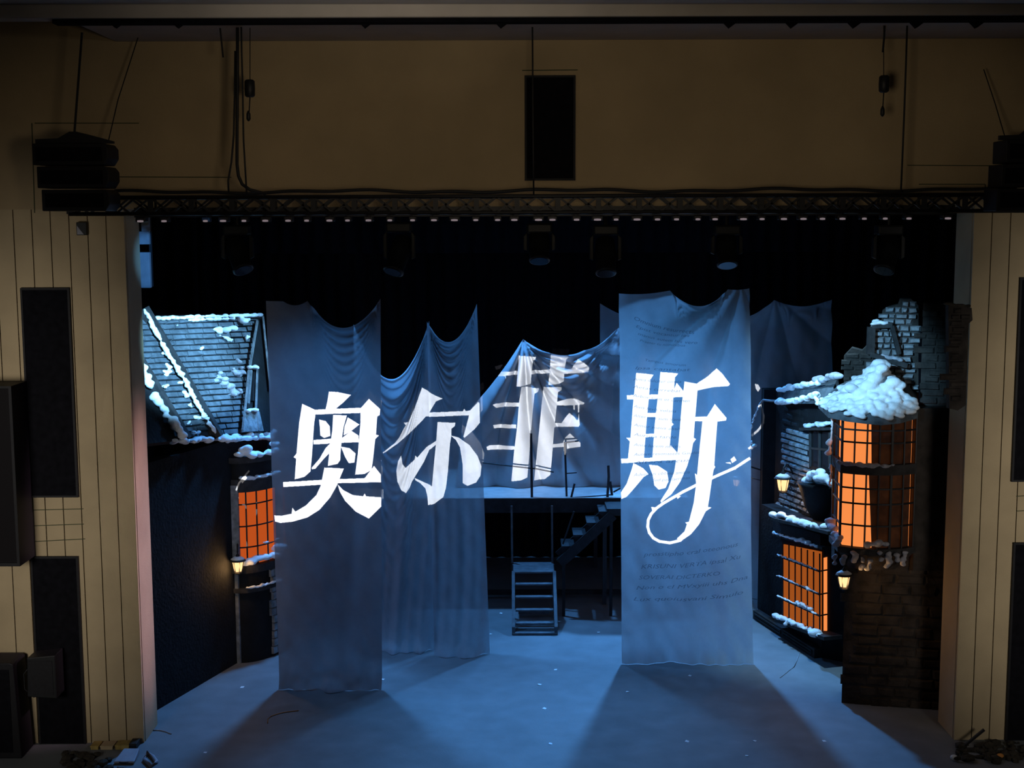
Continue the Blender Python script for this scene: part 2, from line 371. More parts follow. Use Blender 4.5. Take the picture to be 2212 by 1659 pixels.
for (x, yt, yb, y2, lab) in ((540, 172, 210, 262, 'dark chain hoist with hook hanging left of centre beside the thick cable'), (1909, 163, 200, 252, 'dark chain hoist with hook hanging on the right of the upper wall')):
    q = P(x, yb, YT-.12); p = P(x, yt, YT-.12); k = P(x-3, y2, YT-.12); u = P(x, 44, YT-.12)
    g = thing('hanging_chain_hoist', lab, 'hoist', k)
    b = MB(); b.lathe((q.x, q.y, q.z), [(.045, 0), (.068, .02), (.072, (p.z-q.z)/2), (.068, p.z-q.z-.02), (.045, p.z-q.z)], 12); b.build('motor_body', 'metal', g, True)
    b = MB(); b.tube([p, u], .006, 6); b.build('chain', 'cable', g)
    b = MB(); b.tube([q, q.lerp(k, .6)], .008, 6).lathe(k, [(.01, 0), (.03, .03), (.028, .1), (.01, .14)], 8); b.build('hook', 'metal', g, True)
# moving heads hanging dimly inside the opening
FZ = P(1106, 486, 1.5).z+.28
def head(label, x, y0, y1, tilt=.25):
    Y = 1.5; t = P(x, y0, Y); lo = P(x, y1, Y); h = t.z-lo.z; g = thing('moving_head_spotlight', label, 'stage light', (t.x, Y, lo.z))
    b = MB(); b.box((t.x-.2, Y-.15, t.z-.16), (t.x+.2, Y+.15, t.z)); b.build('base', 'fixture', g, bevel=.03)
    for s in (-1, 1):
        b = MB(); b.prism([(t.x+s*.19, Y-.06, t.z-.14), (t.x+s*.25, Y-.06, t.z-.2), (t.x+s*.25, Y-.06, t.z-.52*h/.85), (t.x+s*.19, Y-.06, t.z-.55*h/.85)], (0, .12, 0)); b.build('yoke_arm', 'fixture', g, bevel=.01)
    c = Vector((t.x, Y, t.z-.45*h/.85)); d = Vector((tilt, -.5, -1)).normalized(); L = h*.55
    b = MB(); b.tube([c-d*.28, c-d*.24, c, c+d*(L*.6), c+d*(L*.62), c+d*(L*.7)], [.09, .15, .17, .15, .165, .165], 16); hd = b.build('head', 'fixture', g, True)
    b = MB(); b.tube([c+d*(L*.7), c+d*(L*.7+.01)], .14, 16); b.build('lens', 'glass', hd)
    b = MB(); b.tube([(t.x, Y, t.z), (t.x, Y, FZ-.031)], .03, 8); b.build('clamp', 'metal', g)
for x, y0, y1, tl, lab in ((512, 486, 600, .4, 'dim moving-head stage light hanging inside the opening, leftmost of the row'), (862, 480, 604, -.3, 'dim moving-head stage light hanging above the left front gauze'),
    (1165, 482, 575, 0, 'wide dim stage light hanging at the middle of the opening'), (1308, 486, 605, 0, 'dim moving-head stage light hanging just left of the bright right gauze'),
    (1570, 486, 585, 0, 'dim moving-head stage light hanging above the bright right gauze'), (1920, 486, 600, -.35, 'dim moving-head stage light hanging above the stone tower, rightmost of the row')):
    head(lab, x, y0, y1, tl)
b = MB(); b.tube([(-5.4, 1.5, FZ), (6.5, 1.5, FZ)], .03, 8); tag(b.build('fly_bar', 'metal'), 'black pipe across the stage opening carrying the moving-head lights', 'pipe')
# ------------------------------------------------------------------ gauzes
def nz(x, s=0.0): return math.sin(x*1.7+s)+.6*math.sin(x*3.9+s*2.3+1)+.35*math.sin(x*8.3+s*.7+2)
def gauze(name, label, Y, top, left, right, m, folds, swags=(), zbot=.012, nx=150, nzv=170, puddle=.0, sd=0.0, peak=None, pieces=None):
    """top: [(px,py)] anchor polyline; swags: (i, sag_px) makes segment i hang in a curve"""
    T = [P(x, y, Y) for x, y in top]; Xl = (T[0].x, P(*left, Y).x); Xr = (T[-1].x, P(*right, Y).x)
    sg = dict(swags); span = Xr[0]-Xl[0]
    def topz(x):
        for i in range(len(T)-1):
            if x <= T[i+1].x or i == len(T)-2:
                t = min(1, max(0, (x-T[i].x)/(T[i+1].x-T[i].x))); z = T[i].z+(T[i+1].z-T[i].z)*t
                s = sg.get(i, 0)*(19.5+Y)/F
                return z-s*4*t*(1-t), i, t, z, s
    vs = []; fs = []
    for j in range(nzv+1):
        v = j/nzv
        for i in range(nx+1):
            u = i/nx; xt = Xl[0]+span*u; zt_, k, t, zl, s = topz(xt)
            z = zt_+(zbot-zt_)*v; xl = Xl[0]+(Xl[1]-Xl[0])*v; xr = Xr[0]+(Xr[1]-Xr[0])*v; x = xl+(xr-xl)*u
            d = zt_-z
            dy = folds[0]*(.25+.75*v)*(nz(x*folds[1]+.35*math.sin(z*.8+sd), sd))*.5
            dy += .012*math.sin(z*9+x*6+sd)*math.sin(x*11+z*2)
            for (a, sag) in swags:
                A, B = T[a], T[a+1]; q = (x-A.x)/(B.x-A.x)
                if 0 < q < 1 and sag > 12:
                    wv = 4*q*(1-q); S = sag*(19.5+Y)/F; line = A.z+(B.z-A.z)*q
                    ph = (line-z)/(S*(wv+.06)); fall = math.exp(-max(0, ph-1)*1.1)
                    dy -= .15*S**.5*math.sin(2*math.pi*ph*3.1+1.3)*min(1, wv*2.5)*fall
            if peak:
                for (px, py, nf, am) in peak:
                    K = P(px, py, Y); rx, rz = x-K.x, K.z-z; r = math.hypot(rx, rz); th = math.atan2(rx, max(.001, rz))
                    dy += am*(1-2*abs(math.sin(.5*nf*th+.5*math.sin(r*1.1)+.25*math.sin(5*th+px)+px)))*min(1, r*.9)*math.exp(-r*.16)
            if puddle and v > .955:
                w = (v-.955)/.045; dy -= puddle*w*w*(1+.5*nz(x*3, sd+4)); dy += .02*w*math.sin(x*23)
            vs.append((x, Y+dy, z))
    for j in range(nzv):
        for i in range(nx):
            a = j*(nx+1)+i; fs.append((a, a+1, a+nx+2, a+nx+1))
    b = MB(); b.add(vs, fs); o = b.build(name, m, None, True); return tag(o, label, 'gauze')
Y1, Y2A, Y2B, YB, Y3, YCd = 2.36, 4.35, 4.12, 8.35, 3.60, 7.6
P1 = gauze('hanging_gauze', 'tall grey-blue gauze hanging front left, carrying the first big white character', Y1, [(575, 650), (612, 651), (664, 650), (822, 645)], (604, 1488), (826, 1485), 'gz1', (.10, 2.2), ((1, 9), (2, 60)), puddle=.16, sd=1.0)
gauze('hanging_gauze', 'folded blue gauze swag hanging between the left front gauze and the thin dark gauze', Y2A, [(764, 700), (927, 693)], (764, 1412), (946, 1412), 'gz2', (.12, 3.2), ((0, 122),), puddle=.12, sd=2.2)
gauze('hanging_gauze', 'thin dark see-through gauze with two pointed peaks, second from the centre drape', Y2B, [(922, 694), (1030, 656)], (938, 1412), (1058, 1395), 'gz2', (.10, 3.4), ((0, 62),), puddle=.15, sd=3.1, nx=110)
gauze('hanging_drape', 'deep blue tent-like drape gathered to one peak above the raised platform', YB, [(1000, 900), (1130, 733), (1342, 700)], (985, 1050), (1352, 1050), 'gzb', (.05, 2.5), ((0, 10), (1, 48)), zbot=2.29, sd=4.0, nx=170, nzv=120, peak=((1130, 733, 19, .2), (1345, 690, 15, .13)))
P3 = gauze('hanging_gauze', 'bright blue wide gauze with faded handwriting hanging front right', Y3, [(1337, 634), (1448, 628), (1572, 625), (1619, 623)], (1343, 1435), (1626, 1429), 'gz3', (.09, 2.0), ((0, 4), (1, 34), (2, 2)), puddle=.06, sd=5.0, peak=((1600, 610, 11, .11),))
gauze('hanging_gauze', 'dim dark-blue gauze hanging behind the snowy shop roof on the right', YCd, [(1585, 690), (1672, 648), (1796, 647)], (1585, 1290), (1800, 1290), 'gzc', (.12, 2.6), ((0, 10), (1, 14)), sd=6.0, peak=((1672, 640, 12, .07),))
gauze('hanging_gauze', 'very dim gauze corner showing above the centre drape beside the bright gauze', 9.2, [(1296, 655), (1420, 690)], (1296, 1045), (1420, 1045), 'gzc', (.1, 3), ((0, 12),), zbot=2.3, sd=7.0, nx=60, nzv=60)
# handwriting on the right gauze: thin strokes of ink lying on the cloth
def writing(lines, Y, parent):
    dg = bpy.context.evaluated_depsgraph_get(); b = MB()
    for (txt, pts, size) in lines:
        cu = bpy.data.curves.new('t', 'FONT'); cu.body = txt; cu.size = 1; cu.shear = .25; cu.resolution_u = 2
        o = bpy.data.objects.new('t', cu); COL.objects.link(o); bpy.context.view_layer.update()
        me = bpy.data.meshes.new_from_object(o.evaluated_get(bpy.context.evaluated_depsgraph_get()))
        wd = max(v.co.x for v in me.vertices); n = len(pts)-1; off = len(b.v)
        for v in me.vertices:
            t = v.co.x/wd*n; i = min(n-1, int(t)); f = t-i
            x = pts[i][0]+(pts[i+1][0]-pts[i][0])*f; y = pts[i][1]+(pts[i+1][1]-pts[i][1])*f
            p = P(x, y-v.co.y*size, Y); b.v.append(p)
        b.f += [tuple(off+k for k in f.vertices) for f in me.polygons]
        bpy.data.objects.remove(o); bpy.data.curves.remove(cu)
    # lay the ink on the folded cloth
    from mathutils.bvhtree import BVHTree
    me = parent.data; o0 = ORG[parent.name]
    bv = BVHTree.FromPolygons([v.co+o0 for v in me.vertices], [tuple(p.vertices) for p in me.polygons])
    for v in b.v:
        h = bv.ray_cast(Vector((v.x, Y-1.5, v.z)), Vector((0, 1, 0)))
        if h[0]: v.y = h[0].y-.004
    b.build('printed_lettering', 'ink', parent)
def sag(x0, y0, x1, y1, s): return [(x0+(x1-x0)*k/6, y0+(y1-y0)*k/6+s*4*(k/6)*(1-k/6)) for k in range(7)]
writing([('Omnium resurrects', sag(1368, 690, 1500, 722, 6), 12), ('Epist vocantur les', sag(1372, 706, 1490, 728, 7), 9), ('manus autem his vero', sag(1376, 722, 1505, 742, 6), 9),
    ('Praeter tu nominibus', sag(1380, 736, 1480, 748, 5), 8), ('Tempus amorum', sag(1392, 780, 1480, 790, 2), 8), ('Ipsa cantabat', sag(1370, 797, 1490, 800, 2), 9),
    ('Arma dulciter omnia', sag(1368, 822, 1470, 826, 2), 9), ('Aetas currebat', sag(1368, 838, 1470, 846, 2), 9), ('Arbor tuus et carmen', sag(1367, 857, 1490, 868, 2), 9),
    ('Avis levis volans', sag(1368, 880, 1460, 890, 2), 9), ('Alter non sum Vena', sag(1368, 900, 1470, 908, 2), 9), ('Amor meus absit', sag(1368, 920, 1470, 928, 2), 9),
    ('Aurora tarde', sag(1368, 940, 1460, 946, 2), 9), ('Ante lucem noctis', sag(1368, 962, 1470, 966, 2), 9), ('Autem resonantes Gaudet', sag(1368, 984, 1512, 980, 0), 9), ('Altera arcus', sag(1368, 1002, 1490, 996, 0), 9),
    ('Adventus oblivio amans', sag(1368, 1028, 1490, 1022, 0), 10), ('Sed per lacrimas', sag(1408, 1040, 1490, 1034, 0), 9),
    ('prosstipho cral oteonous', sag(1390, 1202, 1595, 1180, 6), 13), ('KRISUNI VERTA ipsal Xu', sag(1383, 1228, 1600, 1206, 8), 13), ('SOVERAI DICTERKO', sag(1378, 1250, 1555, 1242, 6), 12),
    ('Non o cl MVxyiii uhs Dna', sag(1372, 1272, 1615, 1250, 10), 12), ('Lux quoiusvani Simulo', sag(1366, 1296, 1605, 1282, 10), 12)], Y3, P3)
# ------------------------------------------------------------------ LEFT HOUSE
HL = Plane((-5.95, .95), (-4.52, 4.95))
def lantern(label, x, y0, y1, Y, cat='lantern', wall=None, s=1.0):
    """y0 = top of cap, y1 = bottom of glass, in the photo"""
    t = P(x, y0, Y); lo = P(x, y1, Y); h = t.z-lo.z; r = h*.28
    g = thing('wall_lantern', label, cat, (t.x, Y, lo.z))
    gz = h*.55
    b = MB(); b.lathe((t.x, Y, lo.z), [(r*.62, .01), (r*.78, gz*.3), (r, gz)], 6); gl = b.build('lit_glass', 'flame', g)
    b = MB()
    for k in range(6):
        a = 2*math.pi*k/6; b.bar((t.x+r*.66*math.cos(a), Y+r*.66*math.sin(a), lo.z), (t.x+r*1.04*math.cos(a), Y+r*1.04*math.sin(a), lo.z+gz), .014)
    b.lathe((t.x, Y, lo.z-.02), [(r*.3, -.03), (r*.75, 0), (r*.75, .025)], 12); b.build('cage', 'metal', g)
    b = MB(); b.lathe((t.x, Y, lo.z+gz), [(r*1.45, 0), (r*1.3, .02), (r*.7, h*.14), (r*.35, h*.2), (r*.35, h*.27), (r*.12, h*.36), (.004, h*.42)], 14); b.build('cap', 'metal', g, True)
    b = MB(); b.lathe((t.x, Y, lo.z+gz+.012), [(r*1.25, .02), (r*.75, h*.15), (r*.4, h*.19)], 12); b.build('snow', 'snow', g, True)
    b = MB(); w = wall or Vector((t.x, Y+.3, t.z+.08)); a = Vector((t.x, Y, t.z-.02)); m_ = a.lerp(w, .5)+Vector((0, 0, .12))
    b.tube([a, a.lerp(m_, .6)+Vector((0, 0, .05)), m_, w.lerp(m_, .3), w], .016, 8).tube([w, w-Vector((0, 0, h*.8)), Vector((t.x, Y+.06, lo.z+gz*.3)).lerp(w, .5)], .012, 8); b.build('bracket', 'metal', g, True)
    l = bpy.data.lights.new('lantern_light', 'POINT'); l.energy = 13*s; l.color = (1, .55, .2); l.shadow_soft_size = .05
    lo_ = bpy.data.objects.new('lantern_light', l); COL.objects.link(lo_); lo_.parent = g; lo_.location = (0, -.0, gz*.5)
    gl.visible_shadow = True
    # the lamp stands just in front of its glass so that the glass does not swallow it
    lo_.location = (0, -r*1.25, gz*.5)
    return g
house = thing('snowy_house', 'dark house front with snow-edged tiled roof and glowing bow window on the left', 'building', HL.at(2.0, 0))
ze = HL.hit(500, 948).z
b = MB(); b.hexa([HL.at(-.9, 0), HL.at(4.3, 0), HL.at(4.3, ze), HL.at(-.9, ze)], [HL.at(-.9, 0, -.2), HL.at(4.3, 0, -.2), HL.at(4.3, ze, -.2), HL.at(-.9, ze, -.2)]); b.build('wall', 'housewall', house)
# roof as a leaning patch
E1, E2, R2, R1 = P(292, 958, 1.15), P(592, 932, 4.85), P(567, 682, 5.7), P(285, 692, 2.7)
RN = (E2-E1).cross(R1-E1).normalized()
if RN.dot(CAM-E1) < 0: RN = -RN
def RP(u, v, o=0.0): return (E1.lerp(E2, u)).lerp(R1.lerp(R2, u), v)+RN*o
b = MB(); ng = 12; vs = []; fs = []
for o in (-.03, -.18):
    for jj in range(ng+1):
        for ii in range(ng+1): vs.append(RP(ii/ng, jj/ng, o))
kk = (ng+1)**2
for jj in range(ng):
    for ii in range(ng):
        a = jj*(ng+1)+ii; fs += [(a, a+1, a+ng+2, a+ng+1), (kk+a, kk+a+ng+1, kk+a+ng+2, kk+a+1)]
for ii in range(ng):
    for f in ((ii, ii+1), (ng*(ng+1)+ii, ng*(ng+1)+ii+1), (ii*(ng+1), (ii+1)*(ng+1)), (ii*(ng+1)+ng, (ii+1)*(ng+1)+ng)): fs.append((f[0], f[1], f[1]+kk, f[0]+kk))
b.add(vs, fs); rf = b.build('roof', 'darkwood', house)
b = MB(); R = random.Random(3); rows = 21
for r in range(rows):
    v0, v1 = r/rows, (r+1)/rows; u = -R.random()*.08
    while u < .955:
        w = R.uniform(.075, .14); a, c = max(0, u), min(.962, u+w)
        if c-a > .015:
            e = R.uniform(.0, .022); s = R.uniform(-.004, .004)
            b.hexa([RP(a+.003, v0+.004+s, .05+e), RP(c-.003, v0+.004-s, .05+e), RP(c-.003, v1-.006, .03+e), RP(a+.003, v1-.006, .03+e)],
                   [RP(a+.003, v0+.004, -.02), RP(c-.003, v0+.004, -.02), RP(c-.003, v1-.003, -.02), RP(a+.003, v1-.003, -.02)])
        u += w
b.build('roof_tiles', 'tile', rf)
def onroof(px, py, o=0.0):
    """roof point seen at a photo position (search on the patch)"""
    d = ray(px, py); best = None; u, v = .5, .5
    for _ in range(40):
        q = RP(u, v, o); k = q-CAM; t = k.dot(d)/d.dot(d); e = CAM+d*t-q
        du = (RP(u+.01, v, o)-q)/.01; dv = (RP(u, v+.01, o)-q)/.01
        du -= d*(du.dot(d)/d.dot(d)); dv -= d*(dv.dot(d)/d.dot(d))
        a, bb, c = du.dot(du), du.dot(dv), dv.dot(dv); det = a*c-bb*bb
        r1, r2 = e.dot(du), e.dot(dv)
        u += (r1*c-r2*bb)/det; v += (a*r2-bb*r1)/det
    return RP(u, v, o)
b = MB(); b.bar(onroof(322, 687, .06), onroof(566, 682, .06), .10, .07); b.build('ridge_cap', 'darkwood', house)
for (p0, p1, nm) in (((308, 668), (470, 945), 1), ((292, 770), (400, 950), 2)):
    b = MB(); b.bar(onroof(*p0, .12), onroof(*p1, .12), .10, .22, up=RN); b.build('barge_board', 'darkwood', house)
b = MB(); b.prism([onroof(285, 770, .16), onroof(396, 950, .16), onroof(290, 962, .16)], RN*-.14); b.build('gable_shadow_panel', 'housewall', house)  # dark panel added to stand for the gable's shadow and dark face
snow('snow_barge', [onroof(x, y, .22) for x, y in ((296, 770), (318, 822), (338, 858), (360, 893), (380, 925), (398, 945))], .075, house, sd=1, vox=.024)
snow('snow_barge', [onroof(x, y, .17) for x, y in ((312, 668), (345, 733), (362, 762), (395, 815), (420, 862), (436, 890), (452, 915), (470, 938))], .043, house, sd=2)
snow('snow_ridge', [onroof(x, y, .10) for x, y in ((325, 688), (400, 686), (480, 683), (564, 681))], .05, house, sd=3, spread=.4)
snow('snow_ridge', [onroof(x, y, .07) for x, y in ((410, 692), (450, 690), (505, 687))], .045, house, sd=33, spread=.4)
snow('snow_eave', [HL.hit(x, y, .12) for x, y in ((368, 955), (420, 952), (470, 948), (520, 944), (560, 940), (592, 934))], .075, house, sd=4, vox=.024)
snow('snow_eave', [HL.hit(x, y, .14) for x, y in ((490, 952), (530, 946), (592, 946))], .07, house, sd=41, vox=.024)
patches = [((466, 716), (476, 714), .05), ((482, 712), (505, 716), .07), ((480, 728), (500, 738), .035), ((528, 732), (540, 725), .035), ((435, 752), (440, 756), .03), ((512, 690), (545, 688), .07),
    ((365, 790), (362, 810), .04), ((350, 838), (362, 830), .04), ((398, 826), (384, 828), .025), ((402, 850), (410, 862), .05), ((408, 875), (414, 880), .04), ((352, 766), (356, 764), .03),
    ((428, 900), (436, 906), .05), ((412, 920), (404, 912), .035), ((420, 935), (426, 940), .045), ((516, 780), (512, 795), .05), ((470, 810), (480, 830), .055), ((490, 830), (520, 860), .07), ((505, 850), (520, 845), .06), ((500, 800), (526, 815), .05), ((385, 702), (386, 706), .02)]
for i, (a, c, r) in enumerate(patches):
    m_ = 'snow' if i < 15 else 'greysnow'
    snow('snow_patch', [onroof(*a, .07), onroof(*c, .07)], r*1.15, house, m_, sd=50+i, flat=.7, spread=1.3)
# dormer: narrow tall frame at the far end of the roof
dr = thing('x', '', '', (0, 0, 0)) if False else None
def hq(x, y, o=.1): return onroof(x, y, o)
b = MB(); b.prism([hq(553, 692, .09), hq(567, 690, .09), hq(588, 930, .09), hq(528, 935, .09), hq(540, 830, .09)], RN*-.1); dm = b.build('dormer', 'housewall', house)
b = MB()
for a, c in (((556, 693), (540, 792)), ((538, 795), (530, 880)), ((556, 796), (553, 885)), ((543, 800), (537, 872)), ((568, 684), (584, 842)), ((530, 880), (524, 930)), ((553, 885), (558, 930))):
    b.bar(hq(*a, .15), hq(*c, .15), .035, .05)
b.build('dormer_frame', 'stone', dm)
b = MB(); b.prism([hq(543, 800, .12), hq(555, 800, .12), hq(552, 866, .12), hq(538, 866, .12)], RN*.01); b.build('dormer_pane', 'glass', dm)
snow('dormer_snow', [hq(537, 792, .19), hq(558, 794, .19)], .05, dm, sd=7)
snow('dormer_snow', [hq(536, 886, .19), hq(555, 887, .19)], .045, dm, sd=8)
b = MB(); b.prism([hq(528, 890, .13), hq(558, 890, .13), hq(567, 932, .13), hq(520, 934, .13)], RN*.03); b.build('dormer_base', 'stone', dm)
# bow window
ab, pb = .80, .46
q = HL.hit(562, 1418); tb = (Vector((q.x, q.y, 0))-HL.a).dot(HL.d)
def BW(phi, z, o=0.0):
    return HL.a+HL.d*(tb-(ab+o)*math.cos(phi))+HL.n*((pb+o)*math.sin(phi))+Vector((0, 0, z))
BY = BW(.9, 0).y
def bz(y, x=545): return P(x, y, BY).z
def bow(z0, z1, o0, o1=None, n=20, p0=0.0, p1=math.pi, th=.0):
    o1 = o0 if o1 is None else o1; b = MB(); vs = []; fs = []
    for i in range(n+1):
        ph = p0+(p1-p0)*i/n; vs += [BW(ph, z0, o0), BW(ph, z1, o1), BW(ph, z1, o1-.25), BW(ph, z0, o0-.25)]
    for i in range(n):
        for k in range(4): fs.append((4*i+k, 4*i+4+k, 4*i+4+(k+1) % 4, 4*i+(k+1) % 4))
    fs += [(0, 1, 2, 3), (4*n+3, 4*n+2, 4*n+1, 4*n)]
    return b.add(vs, fs)
zs0, zs1, zc0, zc1 = bz(1216), bz(1208), bz(1044), bz(1030)
bow(0, zs0-.12, -.02).build('bow_base', 'housewall', house)
b = MB(); R = random.Random(9)
zz = .05
while zz < zs0-.25:
    ph = 1.15+R.random()*.1
    while ph < 2.9:
        w = R.uniform(.12, .22); b.hexa([BW(ph+.015, zz+.012, .04), BW(ph+w-.015, zz+.012, .04), BW(ph+w-.015, zz+.13, .035), BW(ph+.015, zz+.13, .035)], [BW(ph, zz, -.03), BW(ph+w, zz, -.03), BW(ph+w, zz+.14, -.03), BW(ph, zz+.14, -.03)]); ph += w
    zz += .145
b.build('bow_stonework', 'stone', house)
bow(zs0-.14, zs0, .07).build('window_sill', 'darkwood', house)
bow(zs0-.5, zs0-.42, .05).build('sill_moulding', 'darkwood', house)
bw = bow(zs0, zc0, -.06, n=24, p0=.1, p1=3.0).build('bow_window', 'orange2', house, True)
b = MB(); zr = [bz(1086), bz(1133), bz(1178)]
for k in range(9):
    ph = .16+k*.33; b.bar(BW(ph, zs0, 0), BW(ph, zc0, 0), .025)
for z in zr:
    b.tube([BW(.1+2.9*i/24, z, 0) for i in range(25)], .014, 6)
b.build('glazing_bars', 'metal', bw)
b = MB(); b.bar(BW(.08, zs0, -.01), BW(.08, zc0, -.01), .14, .1); b.build('window_post', 'stone', bw); b = MB(); b.bar(BW(1.62, zs0, .0), BW(1.62, zc0, .0), .10, .1); b.build('window_post', 'stone', bw)
bow(zc0-.13, zc0+.10, .03).build('cornice', 'darkwood', house)
bow(zc0+.10, zc0+.42, .0, .0).build('bow_frieze', 'housewall', house)
bow(zc0+.40, zc0+.5, .08).build('bow_top', 'darkwood', house)
snow('snow_sill', [BW(p, zs0+.07, .03) for p in (.45, .7, .95, 1.2, 1.45, 1.7)], .085, house, sd=11, vox=.024)
snow('snow_sill', [BW(p, zs0+.2, .04) for p in (1.3, 1.5, 1.7)], .10, house, sd=12, vox=.024)
snow('snow_moulding', [BW(p, zs0-.40, .07) for p in (.45, .7, .9, 1.2, 1.5)], .035, house, sd=13)
snow('snow_cornice', [BW(p, zc0+.12, .05) for p in (.35, .7, 1.0, 1.3, 1.6)], .05, house, sd=14)
snow('snow_bow_top', [BW(p, zc0+.54, .06) for p in (.3, .5, .8, 1.1, 1.5)], .075, house, sd=15, vox=.024)
snow('snow_bow_top', [BW(.5, zc0+.62, 0), BW(.6, zc0+.66, .02)], .1, house, sd=16, vox=.024)
snow('snow_bow_top', [BW(1.4, zc0+.62, .02), BW(1.6, zc0+.66, .02)], .08, house, sd=17, vox=.024)
for z, p in ((zr[1], 1.45), (zr[2], 1.4), (zr[2], 1.0)): snow('snow_bar', [BW(p, z+.03, .02), BW(p+.15, z+.035, .02)], .025, bw, sd=int(p*10))
b = MB(); b.hexa([BW(.02, 0, .02), BW(.16, 0, .03), BW(.16, zc0, .03), BW(.02, zc0, .02)], [BW(.02, 0, -.2), BW(.16, 0, -.2), BW(.16, zc0, -.2), BW(.02, zc0, -.2)]); b.build('corner_stones', 'stone', house)
q = BW(.12, 0, .16); lantern('lit lantern on the left house beside the glowing orange bow window', 513, 1192, 1235, q.y, wall=BW(.05, bz(1180), -.1))
# ------------------------------------------------------------------ RAISED PLATFORM AND STEPS
YP = 7.17; ZP = P(1106, 1076, YP).z
plat = thing('raised_platform', 'raised stage platform with pale deck and thin railing under the tent-like drape', 'platform', (0, 7.9, 0))
b = MB(); b.box((-3.3, YP, ZP-.06), (3.6, 10.4, ZP)); b.build('deck', 'deck', plat)
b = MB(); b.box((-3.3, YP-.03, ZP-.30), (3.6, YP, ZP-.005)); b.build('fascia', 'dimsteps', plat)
for x in (-3.1, -1.5, 1.9, 3.4):
    for y in (YP+.1, 10.2):
        b = MB(); b.box((x-.04, y, 0), (x+.04, y+.08, ZP-.06)); b.build('leg', 'rail', plat)
b = MB(); b.box((-3.3, YP+.5, .10), (3.6, YP+.56, .2)); b.build('cross_beam', 'dimsteps', plat)
def rp(x, y, Y=YP+.08): return P(x, y, Y)
for pts, w in (([(1149, 1074), (1148, 990), (1147, 936)], .05), ([(1224, 1072), (1222, 1010), (1220, 955)], .042), ([(1233, 1078), (1241, 1045)], .04), ([(1312, 1074), (1315, 1030), (1314, 1005)], .05), ([(1322, 1070), (1318, 1040)], .05)):
    b = MB()
    for i in range(len(pts)-1): b.bar(rp(*pts[i]), rp(*pts[i+1]), w)
    b.build('railing_post', 'rail', plat)
for pts, r in (([(1036, 999), (1115, 1008), (1160, 1013), (1196, 1020)], .014), ([(1220, 956), (1250, 952)], .018), ([(1325, 1063), (1345, 1052)], .018), ([(1224, 1076), (1320, 1069)], .014), ([(1222, 1023), (1246, 1021)], .012)):
    b = MB(); b.tube([rp(x, y) for x, y in pts], r, 6); b.build('railing_wire', 'rail', plat)
st = thing('wooden_steps', 'small grey open-tread steps standing under the middle of the raised platform', 'steps', (.43, 6.2, 0))
zl = P(1155, 1235, 6.3).z; xl, xr = P(1109, 1300, 5.9).x, P(1199, 1300, 5.9).x
b = MB(); b.box((xl, 6.3, zl-.04), (xr, 7.08, zl)); b.build('landing', 'steps', st, bevel=.008)
for k in range(4):
    z = zl*(k+1)/5; y = 5.38+k*.235
    b = MB(); b.box((xl+.04, y, z-.035), (xr-.04, y+.13, z)); b.build('tread', 'steps', st, bevel=.006)
for x in (xl, xr):
    b = MB(); b.prism([(x-.03, 5.25, 0), (x-.03, 5.25, .16), (x-.03, 6.3, zl+.02), (x-.03, 6.3, zl-.2), (x-.03, 5.5, 0)], (.06, 0, 0)); b.build('stringer', 'steps', st)
    for y in (6.32, 7.0):
        b = MB(); b.box((x-.025, y, 0), (x+.025, y+.05, zl-.04)); b.build('leg', 'steps', st)
    b = MB(); b.bar((x-.02, 6.98, zl), (x-.03, 6.98, ZP-.12), .04); b.build('handrail_post', 'steps', st)
b = MB(); b.box((xl-.02, 5.22, .0), (xr+.02, 5.40, .045)); b.build('base_board', 'steps', st)
b = MB(); b.bar((xl+.1, 6.4, .1), (xr-.1, 6.4, .1), .05); b.build('brace', 'steps', st)
sf = thing('stair_flight', 'dark stair flight climbing to the right under the raised platform', 'stairs', (1.4, 6.75, 0))
YS = 6.75
for (x, y) in ((1226, 1172), (1251, 1148), (1280, 1122), (1306, 1098)):
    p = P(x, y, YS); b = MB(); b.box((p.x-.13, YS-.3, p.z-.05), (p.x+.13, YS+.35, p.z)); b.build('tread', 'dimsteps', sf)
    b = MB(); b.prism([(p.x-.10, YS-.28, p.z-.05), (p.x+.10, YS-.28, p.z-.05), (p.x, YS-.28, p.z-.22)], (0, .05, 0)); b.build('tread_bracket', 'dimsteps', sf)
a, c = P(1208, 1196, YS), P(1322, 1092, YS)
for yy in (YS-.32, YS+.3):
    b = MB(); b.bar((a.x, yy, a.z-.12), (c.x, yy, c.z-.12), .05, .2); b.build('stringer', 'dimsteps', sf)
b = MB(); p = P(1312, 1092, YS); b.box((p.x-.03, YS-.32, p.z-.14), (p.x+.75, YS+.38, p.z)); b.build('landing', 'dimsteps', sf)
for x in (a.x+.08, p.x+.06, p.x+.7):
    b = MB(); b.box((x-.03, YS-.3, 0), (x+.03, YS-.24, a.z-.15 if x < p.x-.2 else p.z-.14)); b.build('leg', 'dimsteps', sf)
b = MB(); b.bar(P(1216, 1175, YS-.3), P(1240, 1105, YS-.3), .03); b.build('handrail', 'dimsteps', sf)
